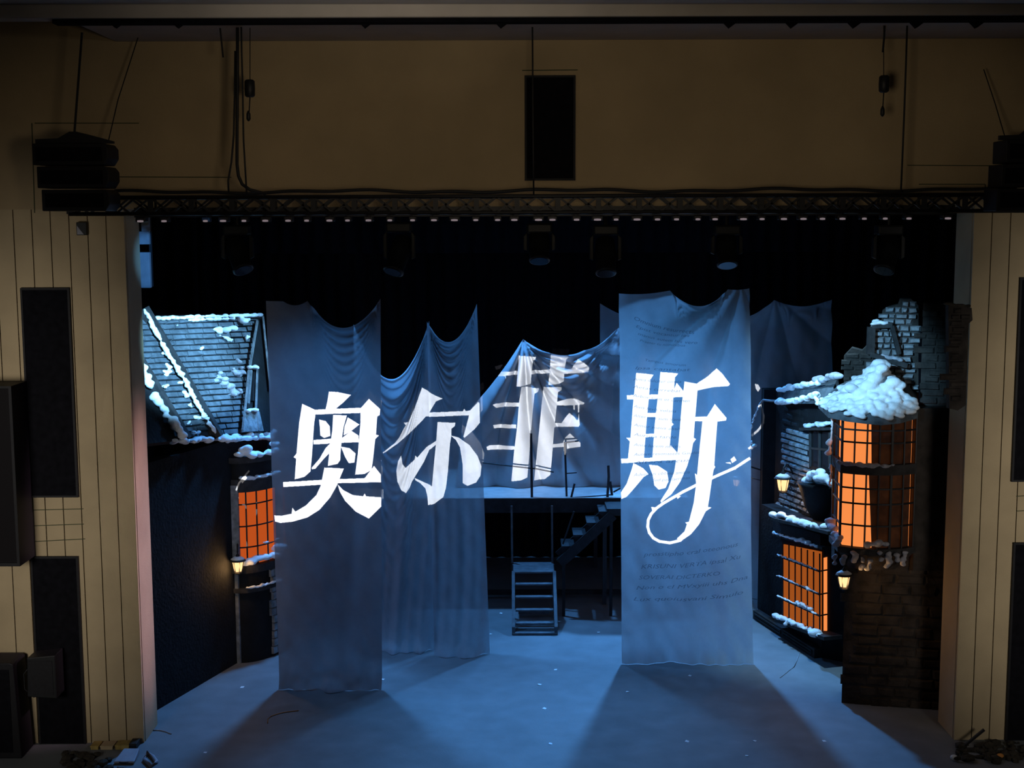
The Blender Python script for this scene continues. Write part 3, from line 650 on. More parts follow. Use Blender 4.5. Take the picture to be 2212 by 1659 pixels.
# ------------------------------------------------------------------ RIGHT SHOP
SH = Plane((4.93, 6.3), (5.60, 3.85)); SU = Plane((5.25, 6.4), (6.0, 4.0))
shop = thing('snowy_shop', 'narrow dark shop with snowy ledges and barred orange window on the right', 'building', (5.4, 5.2, 0))
def S(x, y, o=0.0): return SH.hit(x, y, o)
def U(x, y, o=0.0): return SU.hit(x, y, o)
zsh = S(1730, 1128).z; L = (SH.b-SH.a).length
SD = Plane((5.60, 3.85), (6.35, 3.35))      # short side turned to the audience
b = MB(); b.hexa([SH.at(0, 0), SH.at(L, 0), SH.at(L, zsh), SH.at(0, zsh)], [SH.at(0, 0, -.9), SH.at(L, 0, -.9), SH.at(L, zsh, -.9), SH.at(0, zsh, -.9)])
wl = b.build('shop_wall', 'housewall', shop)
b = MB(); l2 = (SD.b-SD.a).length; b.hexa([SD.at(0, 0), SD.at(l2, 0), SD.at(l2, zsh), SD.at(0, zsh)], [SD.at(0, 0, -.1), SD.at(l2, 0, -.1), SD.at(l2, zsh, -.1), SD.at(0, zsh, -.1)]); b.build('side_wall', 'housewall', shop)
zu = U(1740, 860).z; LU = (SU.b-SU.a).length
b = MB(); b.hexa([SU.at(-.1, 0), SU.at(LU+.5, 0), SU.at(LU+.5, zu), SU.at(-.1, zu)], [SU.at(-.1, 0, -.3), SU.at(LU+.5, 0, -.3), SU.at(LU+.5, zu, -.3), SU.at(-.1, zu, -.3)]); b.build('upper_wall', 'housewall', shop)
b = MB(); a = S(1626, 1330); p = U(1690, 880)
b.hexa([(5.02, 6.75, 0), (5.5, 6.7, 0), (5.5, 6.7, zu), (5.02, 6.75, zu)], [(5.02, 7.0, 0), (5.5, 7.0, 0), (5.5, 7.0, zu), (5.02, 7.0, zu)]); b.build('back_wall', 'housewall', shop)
b = MB(); stones(b, SU, [(1694, 925), (1705, 918), (1712, 930), (1722, 924), (1748, 935), (1748, 1000), (1756, 1030), (1760, 1110), (1690, 1110), (1682, 1080), (1700, 1040), (1688, 980), (1690, 940)], .27, .11, .0, .05, sd=5); b.build('brickwork', 'stone', shop)
b = MB(); stones(b, SU, [(1698, 1040), (1790, 1050), (1795, 1130), (1690, 1130)], .27, .11, .0, .035, sd=6); b.build('brickwork', 'housewall', shop); b = MB(); stones(b, SU, [(1695, 880), (1748, 885), (1748, 930), (1695, 930)], .34, .13, .0, .02, sd=7); b.build('brickwork', 'housewall', shop)
b = MB(); b.hexa([U(1752, 930, .02), U(1790, 934, .02), U(1790, 1014, .02), U(1752, 1006, .02)], [U(1752, 930, -.02), U(1790, 934, -.02), U(1790, 1014, -.02), U(1752, 1006, -.02)]); ud = b.build('upper_window', 'glass', shop)
b = MB()
for a, c in (((1750, 930), (1750, 1008)), ((1770, 932), (1770, 1010)), ((1792, 934), (1792, 1014)), ((1750, 968), (1792, 972))): b.bar(U(*a, .04), U(*c, .04), .04)
b.build('upper_window_frame', 'darkwood', ud)
b = MB(); b.bar(U(1738, 926, .1), U(1794, 926, .1), .24, .05); b.build('upper_window_ledge', 'darkwood', shop)
snow('snow_ledge', [U(1740, 921, .12), U(1765, 917, .12), U(1790, 916, .12)], .06, shop, sd=21)
# tub balcony
b = MB(); c0 = U(1772, 1100, .05); z0, z1 = U(1772, 1128, .2).z, U(1772, 1048, .2).z
b.lathe((c0.x, c0.y, 0), [(.15, z0), (.30, z0+.25), (.42, z1-.05), (.44, z1)], 16); b.build('balcony_tub', 'housewall', shop, True)
snow('snow_balcony', [U(1738, 1038, .3), U(1752, 1028, .3), U(1768, 1022, .3), U(1782, 1036, .3), U(1798, 1046, .3)], .10, shop, sd=22, vox=.024)
snow('snow_balcony', [U(1750, 1030, .3), U(1778, 1032, .3)], .11, shop, sd=23, vox=.024)
# little roof above the shop's upper wall
def ur(x, y, o): return U(x, y, o)
b = MB(); b.hexa([ur(1684, 845, .25), ur(1800, 838, .25), ur(1812, 872, .35), ur(1686, 872, .35)], [ur(1690, 838, -.35), ur(1810, 815, -.35), ur(1815, 850, -.1), ur(1690, 862, -.1)]); b.build('shop_roof', 'tile', shop)
b = MB(); b.bar(ur(1684, 840, .3), ur(1684, 868, .36), .05); b.build('roof_fascia', 'darkwood', shop)
snow('snow_roof', [ur(x, y, .28) for x, y in ((1686, 842), (1715, 836), (1745, 830), (1770, 825))], .065, shop, sd=24, vox=.024)
snow('snow_roof', [ur(x, y, .2) for x, y in ((1765, 822), (1790, 815), (1812, 816))], .09, shop, 'greysnow', sd=25, vox=.024)
snow('snow_roof', [ur(x, y, .37) for x, y in ((1686, 868), (1715, 869), (1735, 862), (1760, 856), (1772, 848))], .07, shop, sd=26, vox=.024)
snow('snow_roof', [ur(1764, 850, .42), ur(1764, 875, .42)], .045, shop, sd=27)
# sign bracket with frosted rope
b = MB(); b.tube([ur(1684, 866, .34), ur(1665, 866, .34), ur(1649, 864, .34), ur(1642, 872, .34)], .022, 8); sb = b.build('sign_bracket', 'greypanel', shop, True)
snow('frosted_rope', [ur(1641, 874, .34), ur(1633, 892, .34), ur(1626, 912, .34), ur(1620, 934, .34)], .022, sb, sd=28)
snow('frosted_leaf', [ur(1622, 953, .34), ur(1623, 958, .34)], .04, sb, sd=29)
snow('frosted_leaf', [ur(1624, 968, .34), ur(1631, 963, .34)], .045, sb, sd=30)
# shop cornice, fascia, window, base
def sbox(b, x0, y0, x1, y1, y2, y3, o0, o1):   # quad (x0,y0)-(x1,y1) top, bottoms y2,y3 on shop plane, from o0 out to o1
    b.hexa([S(x0, y2, o1), S(x1, y3, o1), S(x1, y1, o1), S(x0, y0, o1)], [S(x0, y2, o1)-SH.n*(o1-o0), S(x1, y3, o1)-SH.n*(o1-o0), S(x1, y1, o1)-SH.n*(o1-o0), S(x0, y0, o1)-SH.n*(o1-o0)])
    return b
b = MB(); sbox(b, 1666, 1118, 1788, 1148, 1124, 1155, -.3, .30); b.build('cornice', 'darkwood', shop)
b = MB(); sbox(b, 1670, 1124, 1772, 1155, 1152, 1182, -.2, .12); b.build('sign_board', 'dimsteps', shop)
b = MB(); sbox(b, 1668, 1152, 1776, 1182, 1157, 1188, -.2, .18); b.build('sign_moulding', 'darkwood', shop)
snow('snow_cornice', [S(x, y, .2) for x, y in ((1670, 1113), (1690, 1114), (1710, 1122))], .075, shop, sd=31, vox=.024)
snow('snow_cornice', [S(x, y, .2) for x, y in ((1706, 1124), (1730, 1130), (1755, 1135), (1780, 1140))], .085, shop, sd=32, vox=.024)
snow('snow_moulding', [S(x, y, .2) for x, y in ((1669, 1150), (1690, 1157), (1715, 1164), (1735, 1170), (1768, 1182))], .032, shop, sd=33)
snow('snow_moulding', [S(x, y, .2) for x, y in ((1720, 1165), (1735, 1170), (1750, 1175))], .055, shop, sd=34)
b = MB(); sbox(b, 1691, 1176, 1771, 1192, 1338, 1366, .02, .06); sw = b.build('shop_window', 'orange3', shop)
b = MB()
for i in range(7):
    x = 1691+i*13.3; b.bar(S(x, 1172+i*4, .12), S(x, 1345+i*4.6, .12), .022)
b.build('glazing_bars', 'metal', sw)
b = MB()
for (ya, yb) in ((1200, 1234), (1245, 1284), (1289, 1330)):
    b.bar(S(1679, ya, .16), S(1770, yb, .16), .03); b.bar(S(1770, yb, .16), SD.hit(1787, yb-3, .03), .02)
b.build('shelf_bars', 'darkwood', sw)
for i, (ya, yb) in enumerate(((1200, 1234), (1245, 1284), (1289, 1330))):
    snow('snow_bar', [S(1679, ya-2, .17), S(1700, ya+(yb-ya)*.23-2, .17), S(1720, ya+(yb-ya)*.45-2, .17), S(1742, ya+(yb-ya)*.7-2, .17), S(1765, yb-3, .17)], .024, sw, sd=35+i)
snow('snow_bar', [S(1722, 1302, .18), S(1752, 1316, .18)], .045, sw, sd=39); snow('snow_bar', [S(1742, 1270, .18), S(1750, 1274, .18)], .045, sw, sd=40)
b = MB(); b.hexa([SD.hit(1779, 1205, .01), SD.hit(1787, 1203, .01), SD.hit(1787, 1362, .01), SD.hit(1779, 1366, .01)], [SD.hit(1779, 1205, .03), SD.hit(1787, 1203, .03), SD.hit(1787, 1362, .03), SD.hit(1779, 1366, .03)]); b.build('side_pane', 'orange', shop)
b = MB(); sbox(b, 1672, 1336, 1780, 1376, 1342, 1384, -.1, .26); b.build('window_sill', 'darkwood', shop)
snow('snow_sill', [S(x, y, .2) for x, y in ((1674, 1330), (1690, 1337), (1705, 1342), (1730, 1355), (1750, 1362), (1772, 1376))], .07, shop, sd=42, vox=.024)
snow('snow_sill', [S(x, y, .2) for x, y in ((1745, 1358), (1760, 1366), (1768, 1372))], .09, shop, sd=43, vox=.024)
snow('snow_sill', [S(1702, 1340, .22), S(1700, 1352, .24)], .06, shop, sd=44, vox=.024)
zb0 = S(1730, 1375, .1).z
b = MB(); b.hexa([SH.at(.0, 0, .14), SH.at(L, 0, .14), SH.at(L, zb0-.05, .14), SH.at(0, zb0-.05, .14)], [SH.at(0, 0, 0), SH.at(L, 0, 0), SH.at(L, zb0-.05, 0), SH.at(0, zb0-.05, 0)]); bp = b.build('base_panel', 'darkwood', shop)
b = MB()
for t0_, t1_ in ((.1, L*.48), (L*.52, L-.08)):
    za, zb_ = .12, zb0-.16
    for a, c in (((t0_, za), (t1_, za)), ((t1_, za), (t1_, zb_)), ((t1_, zb_), (t0_, zb_)), ((t0_, zb_), (t0_, za))): b.bar(SH.at(*a, .15), SH.at(*c, .15), .03)
b.build('panel_moulding', 'dimsteps', bp)
# ------------------------------------------------------------------ RIGHT STONE TOWER
tow = thing('stone_tower', 'tall dark stone house with two-storey orange bay window and snow-heaped roof on the right', 'building', (6.1, 1.8, 0))
TW = Plane((5.555, 1.544), (7.0, 1.25)); TS = Plane((5.555, 1.544), (6.05, 3.2))
ztw = TW.hit(1900, 1192).z
zhi = P(1985, 652, 1.6).z
TL = (TW.b-TW.a).length; TSL = (TS.b-TS.a).length
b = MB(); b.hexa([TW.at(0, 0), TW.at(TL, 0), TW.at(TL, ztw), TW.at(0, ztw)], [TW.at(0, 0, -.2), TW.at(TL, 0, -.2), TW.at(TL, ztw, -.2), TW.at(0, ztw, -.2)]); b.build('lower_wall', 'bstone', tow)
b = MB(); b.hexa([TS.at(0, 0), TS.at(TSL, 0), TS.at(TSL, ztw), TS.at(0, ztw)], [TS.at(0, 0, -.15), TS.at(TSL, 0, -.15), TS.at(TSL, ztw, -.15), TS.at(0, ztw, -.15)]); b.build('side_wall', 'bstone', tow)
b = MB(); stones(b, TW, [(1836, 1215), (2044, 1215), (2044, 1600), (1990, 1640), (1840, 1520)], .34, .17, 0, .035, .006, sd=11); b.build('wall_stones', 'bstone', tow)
# bay window
bayx = [(1800, 1.98), (1817, 1.30), (1844, 1.19), (1871, 1.11), (1898, 1.07), (1925, 1.07), (1951, 1.11), (1976, 1.22)]
cols = [(P(x, 1040, y).x, y) for x, y in bayx]
cx = sum(c[0] for c in cols)/len(cols); cy = 1.75
def bay(i, z, o=0.0):
    x, y = cols[i]; d = Vector((x-cx, y-cy)).normalized(); return Vector((x+d.x*o, y+d.y*o, z))
def tz(y): return P(1860, y, 1.12).z
def ring(z0, z1, o0, o1=None, dpt=.14, i0=0, i1=7):
    o1 = o0 if o1 is None else o1; b = MB(); vs = []; fs = []
    for i in range(i0, i1+1): vs += [bay(i, z0, o0), bay(i, z1, o1), bay(i, z1, o1-dpt), bay(i, z0, o0-dpt)]
    n = i1-i0
    for i in range(n):
        for k in range(4): fs.append((4*i+k, 4*i+4+k, 4*i+4+(k+1) % 4, 4*i+(k+1) % 4))
    fs += [(0, 1, 2, 3), (4*n+3, 4*n+2, 4*n+1, 4*n)]
    return b.add(vs, fs)
def panes(name, ya, yb, rows):
    z1, z0 = tz(ya), tz(yb)
    w = ring(z0, z1, -.07, dpt=.03).build(name, 'orange', tow)
    b = MB()
    x1 = [bay(3, 0, -.05).lerp(bay(4, 0, -.05), .33)]+[bay(i, 0, -.05) for i in (4, 5, 6)]+[bay(6, 0, -.05).lerp(bay(7, 0, -.05), .86)]
    vs = []; R = random.Random(int(ya))
    for k, p in enumerate(x1):
        sh = .06 if (k == 0 and name == 'lower_bay_window') else (.02 if k == 0 else 0)
        vs += [Vector((p.x+sh, p.y, z0)), Vector((p.x-sh*.3, p.y, z1))]
    for k in range(len(x1)-1):
        a = vs[2*k:2*k+4]; b.hexa([a[0], a[2], a[3], a[1]], [a[0]+Vector((0, .004, 0)), a[2]+Vector((0, .004, 0)), a[3]+Vector((0, .004, 0)), a[1]+Vector((0, .004, 0))])
    b.build('curtain', 'curtain', w)
    b = MB()
    for i in range(8): b.bar(bay(i, z0, 0), bay(i, z1, 0), .035 if i in (0, 1, 5) else .02, .04)
    m_ = bay(0, z0, 0).lerp(bay(1, z0, 0), .55); b.bar(m_, m_+Vector((0, 0, z1-z0)), .02)
    for y in rows:
        for i in range(7): b.bar(bay(i, tz(y), 0), bay(i+1, tz(y), 0), .02, .026)
    b.build('glazing_bars', 'metal', w)
    return w, z0, z1
w1, a0, a1 = panes('upper_bay_window', 898, 1004, (930, 957))
w2, c0_, c1_ = panes('lower_bay_window', 1025, 1184, (1056, 1089, 1136))
ring(a1-.01, a1+.12, .05).build('bay_head', 'darkwood', tow)
ring(c1_-.005, a0+.005, .03).build('bay_spandrel', 'darkwood', tow)
ring(c0_-.10, c0_, .05).build('bay_sill', 'darkwood', tow)
ring(c0_-.42, c0_-.10, -.28, .02, .1).build('bay_corbel', 'bstone', tow)
b = MB(); b.hexa([bay(7, c0_-.4, .02), Vector((7.0, 1.25, c0_-.4)), Vector((7.0, 1.25, a1+.1)), bay(7, a1+.1, .02)], [bay(7, c0_-.4, .02)+Vector((0, .25, 0)), Vector((7.0, 1.6, c0_-.4)), Vector((7.0, 1.6, a1+.1)), bay(7, a1+.1, .02)+Vector((0, .25, 0))]); b.build('wall_beside_bay', 'bstone', tow)
b = MB(); b.hexa([bay(0, c0_-.4, -.05), Vector((6.3, 2.3, c0_-.4)), Vector((6.3, 2.3, a1+.1)), bay(0, a1+.1, -.05)], [bay(0, c0_-.4, -.05)+Vector((0, .2, 0)), Vector((6.3, 2.5, c0_-.4)), Vector((6.3, 2.5, a1+.1)), bay(0, a1+.1, -.05)+Vector((0, .2, 0))]); b.build('wall_behind_bay', 'bstone', tow)
snow('snow_spandrel', [bay(i, a0+.0, .06) for i in (1, 2, 3, 4, 5)], .05, tow, 'greysnow', sd=51)
snow('snow_corner', [bay(0, tz(y), .05) for y in (905, 935, 965, 975)], .022, tow, 'snow', sd=52)
snow('snow_corner', [bay(0, tz(y), .06) for y in (968, 985, 1005)], .06, tow, sd=53)
snow('snow_corner', [bay(0, tz(y), .05) for y in (1025, 1060, 1075)], .025, tow, sd=54)
snow('snow_corner', [bay(0, tz(1150), .05), bay(1, tz(1170), .05), bay(1, tz(1186), .06)], .06, tow, 'greysnow', sd=55)
R = random.Random(4)
for k in range(9):
    i = 1+k*.62; i0 = int(i); p = bay(i0, c0_-.1, .1).lerp(bay(min(7, i0+1), c0_-.1, .1), i-i0)
    snow('frosted_foliage', [p+Vector((0, 0, R.uniform(-.05, .08))), p+Vector((R.uniform(-.05, .05), -.03, R.uniform(-.28, -.08)))], .045, tow, 'greysnow', sd=60+k)
snow('frosted_foliage', [bay(3, c0_+.05, .06), bay(4, c0_+.12, .06), bay(5, c0_+.05, .06)], .07, tow, 'greysnow', sd=70)
# roof heaped with snow
ap = P(1905, 792, 1.85)
ev = [P(1768, 868, 1.9), P(1790, 889, 1.35), P(1830, 897, 1.02), P(1870, 902, .92), P(1905, 905, .88), P(1945, 901, .92), P(1983, 890, 1.1)]
b = MB(); bk = [Vector((p.x, p.y, p.z)) for p in ev]
vs = [ap]+ev+[p-Vector((0, 0, .10)) for p in ev]+[ap+Vector((-.55, .5, -.35)), ap+Vector((.7, .4, -.45)), Vector((ev[0].x+.25, 2.3, ev[0].z-.1)), Vector((ev[6].x, 2.3, ev[6].z-.1))]
n = len(ev); fs = [(0, i+1, i+2) for i in range(n-1)]+[(i+1, n+1+i, n+2+i, i+2) for i in range(n-1)]
fs += [(0, 15, 1), (0, 7, 16), (15, 17, 8, 1), (16, 7, 14, 18), (0, 16, 18, 17, 15), tuple([17]+list(range(8, 15))+[18])]
b.add(vs, fs); b.build('tower_roof', 'tile', tow)
b = MB(); R = random.Random(12)
for k in range(480):
    i = R.random()*(n-1.001); i0 = int(i); e = ev[i0].lerp(ev[i0+1], i-i0); t = R.random()**.55; q = ap.lerp(e, t)
    cxp = abs(i/(n-1)-.45)
    hh = .17*(1-t)**.5*(1.1-cxp)+.02; r = R.uniform(.03, .085)*(1.15-.35*t)
    b.blob(q+Vector((R.uniform(-.03, .03), R.uniform(-.06, .02), hh*R.random())), r, 2, (1.25, 1.1, .7))
for (px, py, r) in ((1860, 850, .13), (1848, 868, .11), (1895, 850, .14), (1905, 795, .10), (1890, 815, .12), (1930, 826, .12), (1878, 832, .13), (1915, 838, .12), (1945, 832, .09), (1855, 878, .08), (1838, 838, .1)):
    b.blob(P(px, py, 1.3), r, 2, (1.1, .9, .75))
b.build('snow_heap', 'snow', tow, True, remesh=.022)
# broken chimney wall of rough stone
CH = Plane((P(1820, 1000, 2.45).x, 2.45), (P(1990, 1000, 2.1).x, 2.1))
cpoly = [(1823, 900), (1823, 770), (1840, 752), (1862, 758), (1878, 742), (1880, 708), (1904, 694), (1906, 672), (1918, 664), (1940, 658), (1944, 646), (1968, 646), (1978, 655), (1984, 660), (1984, 900)]
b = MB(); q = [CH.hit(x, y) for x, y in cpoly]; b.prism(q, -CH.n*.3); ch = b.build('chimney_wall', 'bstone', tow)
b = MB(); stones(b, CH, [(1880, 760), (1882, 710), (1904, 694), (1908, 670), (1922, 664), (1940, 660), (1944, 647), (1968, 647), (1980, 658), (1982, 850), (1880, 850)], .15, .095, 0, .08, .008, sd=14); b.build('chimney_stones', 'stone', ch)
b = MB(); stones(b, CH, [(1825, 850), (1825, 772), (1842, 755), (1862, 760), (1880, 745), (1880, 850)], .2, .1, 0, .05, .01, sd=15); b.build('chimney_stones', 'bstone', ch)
b = MB()
for a, c, w in (((1882, 706), (1880, 765), .12), ((1884, 704), (1928, 702), .09), ((1926, 704), (1942, 765), .06), ((1880, 765), (1960, 790), .10)): b.bar(CH.hit(*a, .14), CH.hit(*c, .14), w, .08)
b.build('window_frame', 'darkwood', ch)
snow('snow_frame', [CH.hit(1884, 700, .16), CH.hit(1905, 698, .16), CH.hit(1926, 697, .16)], .05, ch, sd=81)
snow('snow_frame', [CH.hit(1900, 766, .16), CH.hit(1925, 774, .16), CH.hit(1950, 780, .16)], .04, ch, 'greysnow', sd=82)
snow('snow_frame', [CH.hit(1886, 694, .1), CH.hit(1900, 690, .1)], .04, ch, sd=83)
# dark flank to the right reaching the portal
FL = Plane((P(1980, 900, 1.9).x, 1.75), (7.2, 1.55))
z1 = FL.hit(2000, 655).z; z0 = ztw-.3
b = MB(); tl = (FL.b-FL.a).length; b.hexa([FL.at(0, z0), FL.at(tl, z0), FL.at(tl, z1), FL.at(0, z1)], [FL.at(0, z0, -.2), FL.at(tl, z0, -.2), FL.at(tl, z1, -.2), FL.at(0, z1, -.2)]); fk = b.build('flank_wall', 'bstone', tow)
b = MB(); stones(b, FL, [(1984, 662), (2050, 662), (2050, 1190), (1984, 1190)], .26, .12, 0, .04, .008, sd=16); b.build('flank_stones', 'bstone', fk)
LG = Plane((P(2040, 800, -.04).x, -.04), (P(2096, 800, -.04).x, -.04))
b = MB(); b.prism([LG.hit(x, y) for x, y in ((2042, 656), (2092, 664), (2094, 690), (2085, 698), (2082, 760), (2080, 872), (2062, 884), (2044, 880))], Vector((0, -.14, 0))); uw = b.build('ledge', 'bstone', tow)
b = MB(); stones(b, Plane((LG.a.x, -.18), (LG.b.x, -.18)), [(2044, 664), (2090, 672), (2080, 700), (2078, 868), (2046, 868)], .2, .1, 0, .04, .008, sd=17); b.build('ledge_stones', 'bstone', uw)
snow('dusty_top', [P(2044, 656, -.15), P(2070, 660, -.15), P(2094, 664, -.15)], .04, uw, 'debris', sd=84)
q = bay(1, 0, .1)
lantern('lit lantern hanging at the lower left corner of the two-storey orange bay window', 1824, 1222, 1268, 1.1, wall=Vector((TW.hit(1850, 1225).x, 1.5, P(1824, 1215, 1.1).z)))
lantern('lit lantern with snow cap on the brick wall above the barred shop window', 1692, 1012, 1060, U(1700, 1030, .4).y, wall=U(1712, 1020, .02))
lantern('small far lantern glowing dimly through the bright right gauze', 1591, 1022, 1050, 6.9, wall=Vector((5.03, 6.9, P(1591, 1016, 6.9).z)), s=.5)
# ------------------------------------------------------------------ FLOOR BITS
first = None
for (x, y, s) in ((523, 1485, 1), (826, 1468, 1.6), (1165, 1479, 1.6), (1176, 1531, 1.6), (1200, 1447, 1.4), (443, 1626, 1.2), (1189, 1607, 1.4), (1355, 1495, 1.4), (1490, 1460, 1.3), (1484, 1602, 1.5), (1630, 1601, 1.2), (1780, 1601, 1.3), (1613, 1633, 1.2), (1060, 1370, 1.3), (1293, 1366, 1.3), (1082, 1325, 1.4), (720, 1560, .01)):
    if s < .1: continue
    q = G(x, y)
    if first is None:
        b = MB(); b.add([(q.x-.03, q.y-.03, .004), (q.x+.028, q.y-.025, .006), (q.x+.035, q.y+.03, .012), (q.x-.025, q.y+.036, .005), (q.x-.03, q.y-.03, .0005), (q.x+.028, q.y-.025, .001), (q.x+.035, q.y+.03, .006), (q.x-.025, q.y+.036, .001)], [(0,1,2,3),(7,6,5,4),(0,4,5,1),(1,5,6,2),(2,6,7,3),(3,7,4,0)])
        first = tag(b.build('paper_snowflake', 'paper'), 'tiny white scrap of paper snow lying on the blue-lit stage floor', 'paper scrap', 'paper snow on the stage floor'); f0 = q
    else:
        c = dup(first, q-f0); c.rotation_euler = (0, 0, x); c.scale = (s*.62,)*3
def floorline(label, pts, r, m, name, cat):
    b = MB(); b.tube([G(x, y, r) for x, y in pts], r, 6); tag(b.build(name, m, None, True), label, cat)
floorline('short orange wire curving over the floor in front of the left gauze', [(578, 1562), (579, 1553), (586, 1547), (600, 1542), (618, 1538), (645, 1535)], .008, 'ocable', 'orange_wire', 'wire')
floorline('short pale wire on the floor beside the left edge of the stage opening', [(326, 1577), (345, 1577), (358, 1580), (370, 1585)], .01, 'case', 'pale_wire', 'wire')
floorline('pale chalk-like string crossing the floor below the shop front', [(1728, 1408), (1722, 1425), (1716, 1440), (1700, 1452), (1685, 1464)], .006, 'case', 'pale_string', 'string')
# lower left: loudspeaker, boxes
q0, q1 = P(59, 1510, -.45), P(118, 1416, -.45)
g = thing('wall_loudspeaker', 'dark grey loudspeaker fixed in front of the lower left black wall panel', 'loudspeaker', (q0.x+.2, -.3, q0.z))
b = MB(); b.prism([(q0.x, -.45, q0.z+.03), (q1.x, -.45, q0.z), (q1.x, -.45, q1.z), (q0.x+.02, -.45, q1.z-.04)], (0, .36, 0)); cb_ = b.build('cabinet', 'fixture', g, bevel=.015)
b = MB(); b.box((q0.x+.04, -.462, q0.z+.06), (q1.x-.04, -.452, q1.z-.08)); b.build('grille_face', 'blackbox', cb_)
b = MB(); b.tube([(q0.x+.02, -.3, q1.z-.2), (q0.x-.09, -.3, q1.z-.33), (q0.x-.09, -.3, q0.z+.1), (q0.x+.05, -.3, q0.z-.03)], .01, 6); b.build('cable', 'cable', g, True)
b = MB(); b.bar((q0.x+.25, -.2, q0.z+.3), (q0.x+.25, -.035, q0.z+.3), .08); b.build('bracket', 'metal', g)
a, c = P(-40, 1700, -.5), P(33, 1428, -.5)
g = thing('floor_loudspeaker', 'big black loudspeaker standing at the bottom left corner of the photo', 'loudspeaker', ((a.x+c.x)/2, -.4, 0))
b = MB(); b.prism([(a.x, -.6, 0), (c.x+.06, -.6, 0), (c.x, -.6, c.z-.02), (c.x-.05, -.6, c.z), (a.x, -.6, c.z)], (0, .5, 0)); cb_ = b.build('cabinet', 'blackbox', g, bevel=.015)
b = MB(); b.box((a.x+.05, -.612, .1), (c.x-.06, -.602, c.z-.1)); b.build('grille_face', 'black', cb_)
def crate(label, x0, x1, y0, Y, m, cat='box', name='small_box', d=.2):
    a = P(x0, 1650, Y); c = P(x1, y0, Y); g = thing(name, label, cat, ((a.x+c.x)/2, Y+d/2, 0)); h = max(.06, c.z)
    b = MB(); b.box((a.x, Y, 0), (c.x, Y+d, h-.02)); bb = b.build('body', m, g, bevel=.008)
    b = MB(); b.box((a.x-.006, Y-.006, h-.02), (c.x+.006, Y+d+.006, h)); b.build('lid', m, g, bevel=.006)
    return g
crate('small orange-yellow box at the foot of the left wall, nearest the black panel', 197, 212, 1613, -.28, 'yellow')
crate('small dull tan box in the row at the foot of the left wall', 218, 243, 1612, -.28, 'tan')
crate('small yellow box right of the middle at the foot of the left wall', 250, 278, 1610, -.28, 'yellow')
crate('small dark grey box ending the row at the foot of the left wall', 281, 294, 1606, -.28, 'fixture')
g = thing('equipment_case', 'blue-grey slanted case lying at the bottom left beside the stage opening', 'case', G(272, 1640))
q = [G(246, 1652), G(290, 1652), G(302, 1630), G(268, 1630)]
b = MB(); b.hexa([p+Vector((0, 0, .02)) for p in q], [p+Vector((0, 0, .10 if i > 1 else .05)) for i, p in enumerate(q)]); b.build('body', 'case', g, bevel=.01)
b = MB(); b.tube([q[0].lerp(q[1], .3)+Vector((0, -.02, .05)), q[0].lerp(q[1], .35)+Vector((0, -.06, .055)), q[0].lerp(q[1], .65)+Vector((0, -.06, .055)), q[0].lerp(q[1], .7)+Vector((0, -.02, .05))], .008, 6); b.build('handle', 'metal', g, True)
def pile(label, x0, x1, y, n, sd, name):
    R = random.Random(sd); b = MB()
    for k in range(n):
        q = G(R.uniform(x0, x1), y+R.uniform(-16, 22)); b.blob((q.x, q.y, R.uniform(.0, .05)), R.uniform(.02, .07), 1, (R.uniform(.7, 1.7), R.uniform(.7, 1.7), .8))
    o = b.build(name, 'debris'); tag(o, label, 'debris', None, 'stuff')
pile('dark crumpled debris on the stage edge at the foot of the left wall', 140, 236, 1644, 50, 5, 'debris_heap')
pile('dark crumpled debris on the stage edge at the foot of the right wall', 2062, 2260, 1626, 110, 6, 'debris_heap')
q = G(2082, 1612, .04); b = MB(); b.bar(q, P(2126, 1576, q.y+.02), .035); tag(b.build('dark_stick', 'metal'), 'dark stick leaning diagonally against the foot of the right wall', 'stick')
for (x, y, m_, lab, nm) in ((2060, 1643, 'paper', 'crumpled pale leaf-like scrap among the debris at bottom right', 'crumpled_scrap'), (2160, 1640, 'ocable', 'reddish scrap among the debris at bottom right', 'crumpled_scrap')):
    q = G(x, y); b = MB(); b.blob((q.x, q.y, .05), .05, 2, (1.1, .8, .8)); o = b.build(nm, m_); tag(o, lab, 'scrap')
b = MB(); pts = [G(x, y, .03) for x, y in ((312, 1640), (318, 1625), (330, 1634), (338, 1645), (326, 1655))]; b.tube(pts+[pts[0]], .03, 6); tag(b.build('crumpled_cloth', 'case', None, True), 'crumpled bluish cloth strip at the left foot of the stage opening', 'cloth')
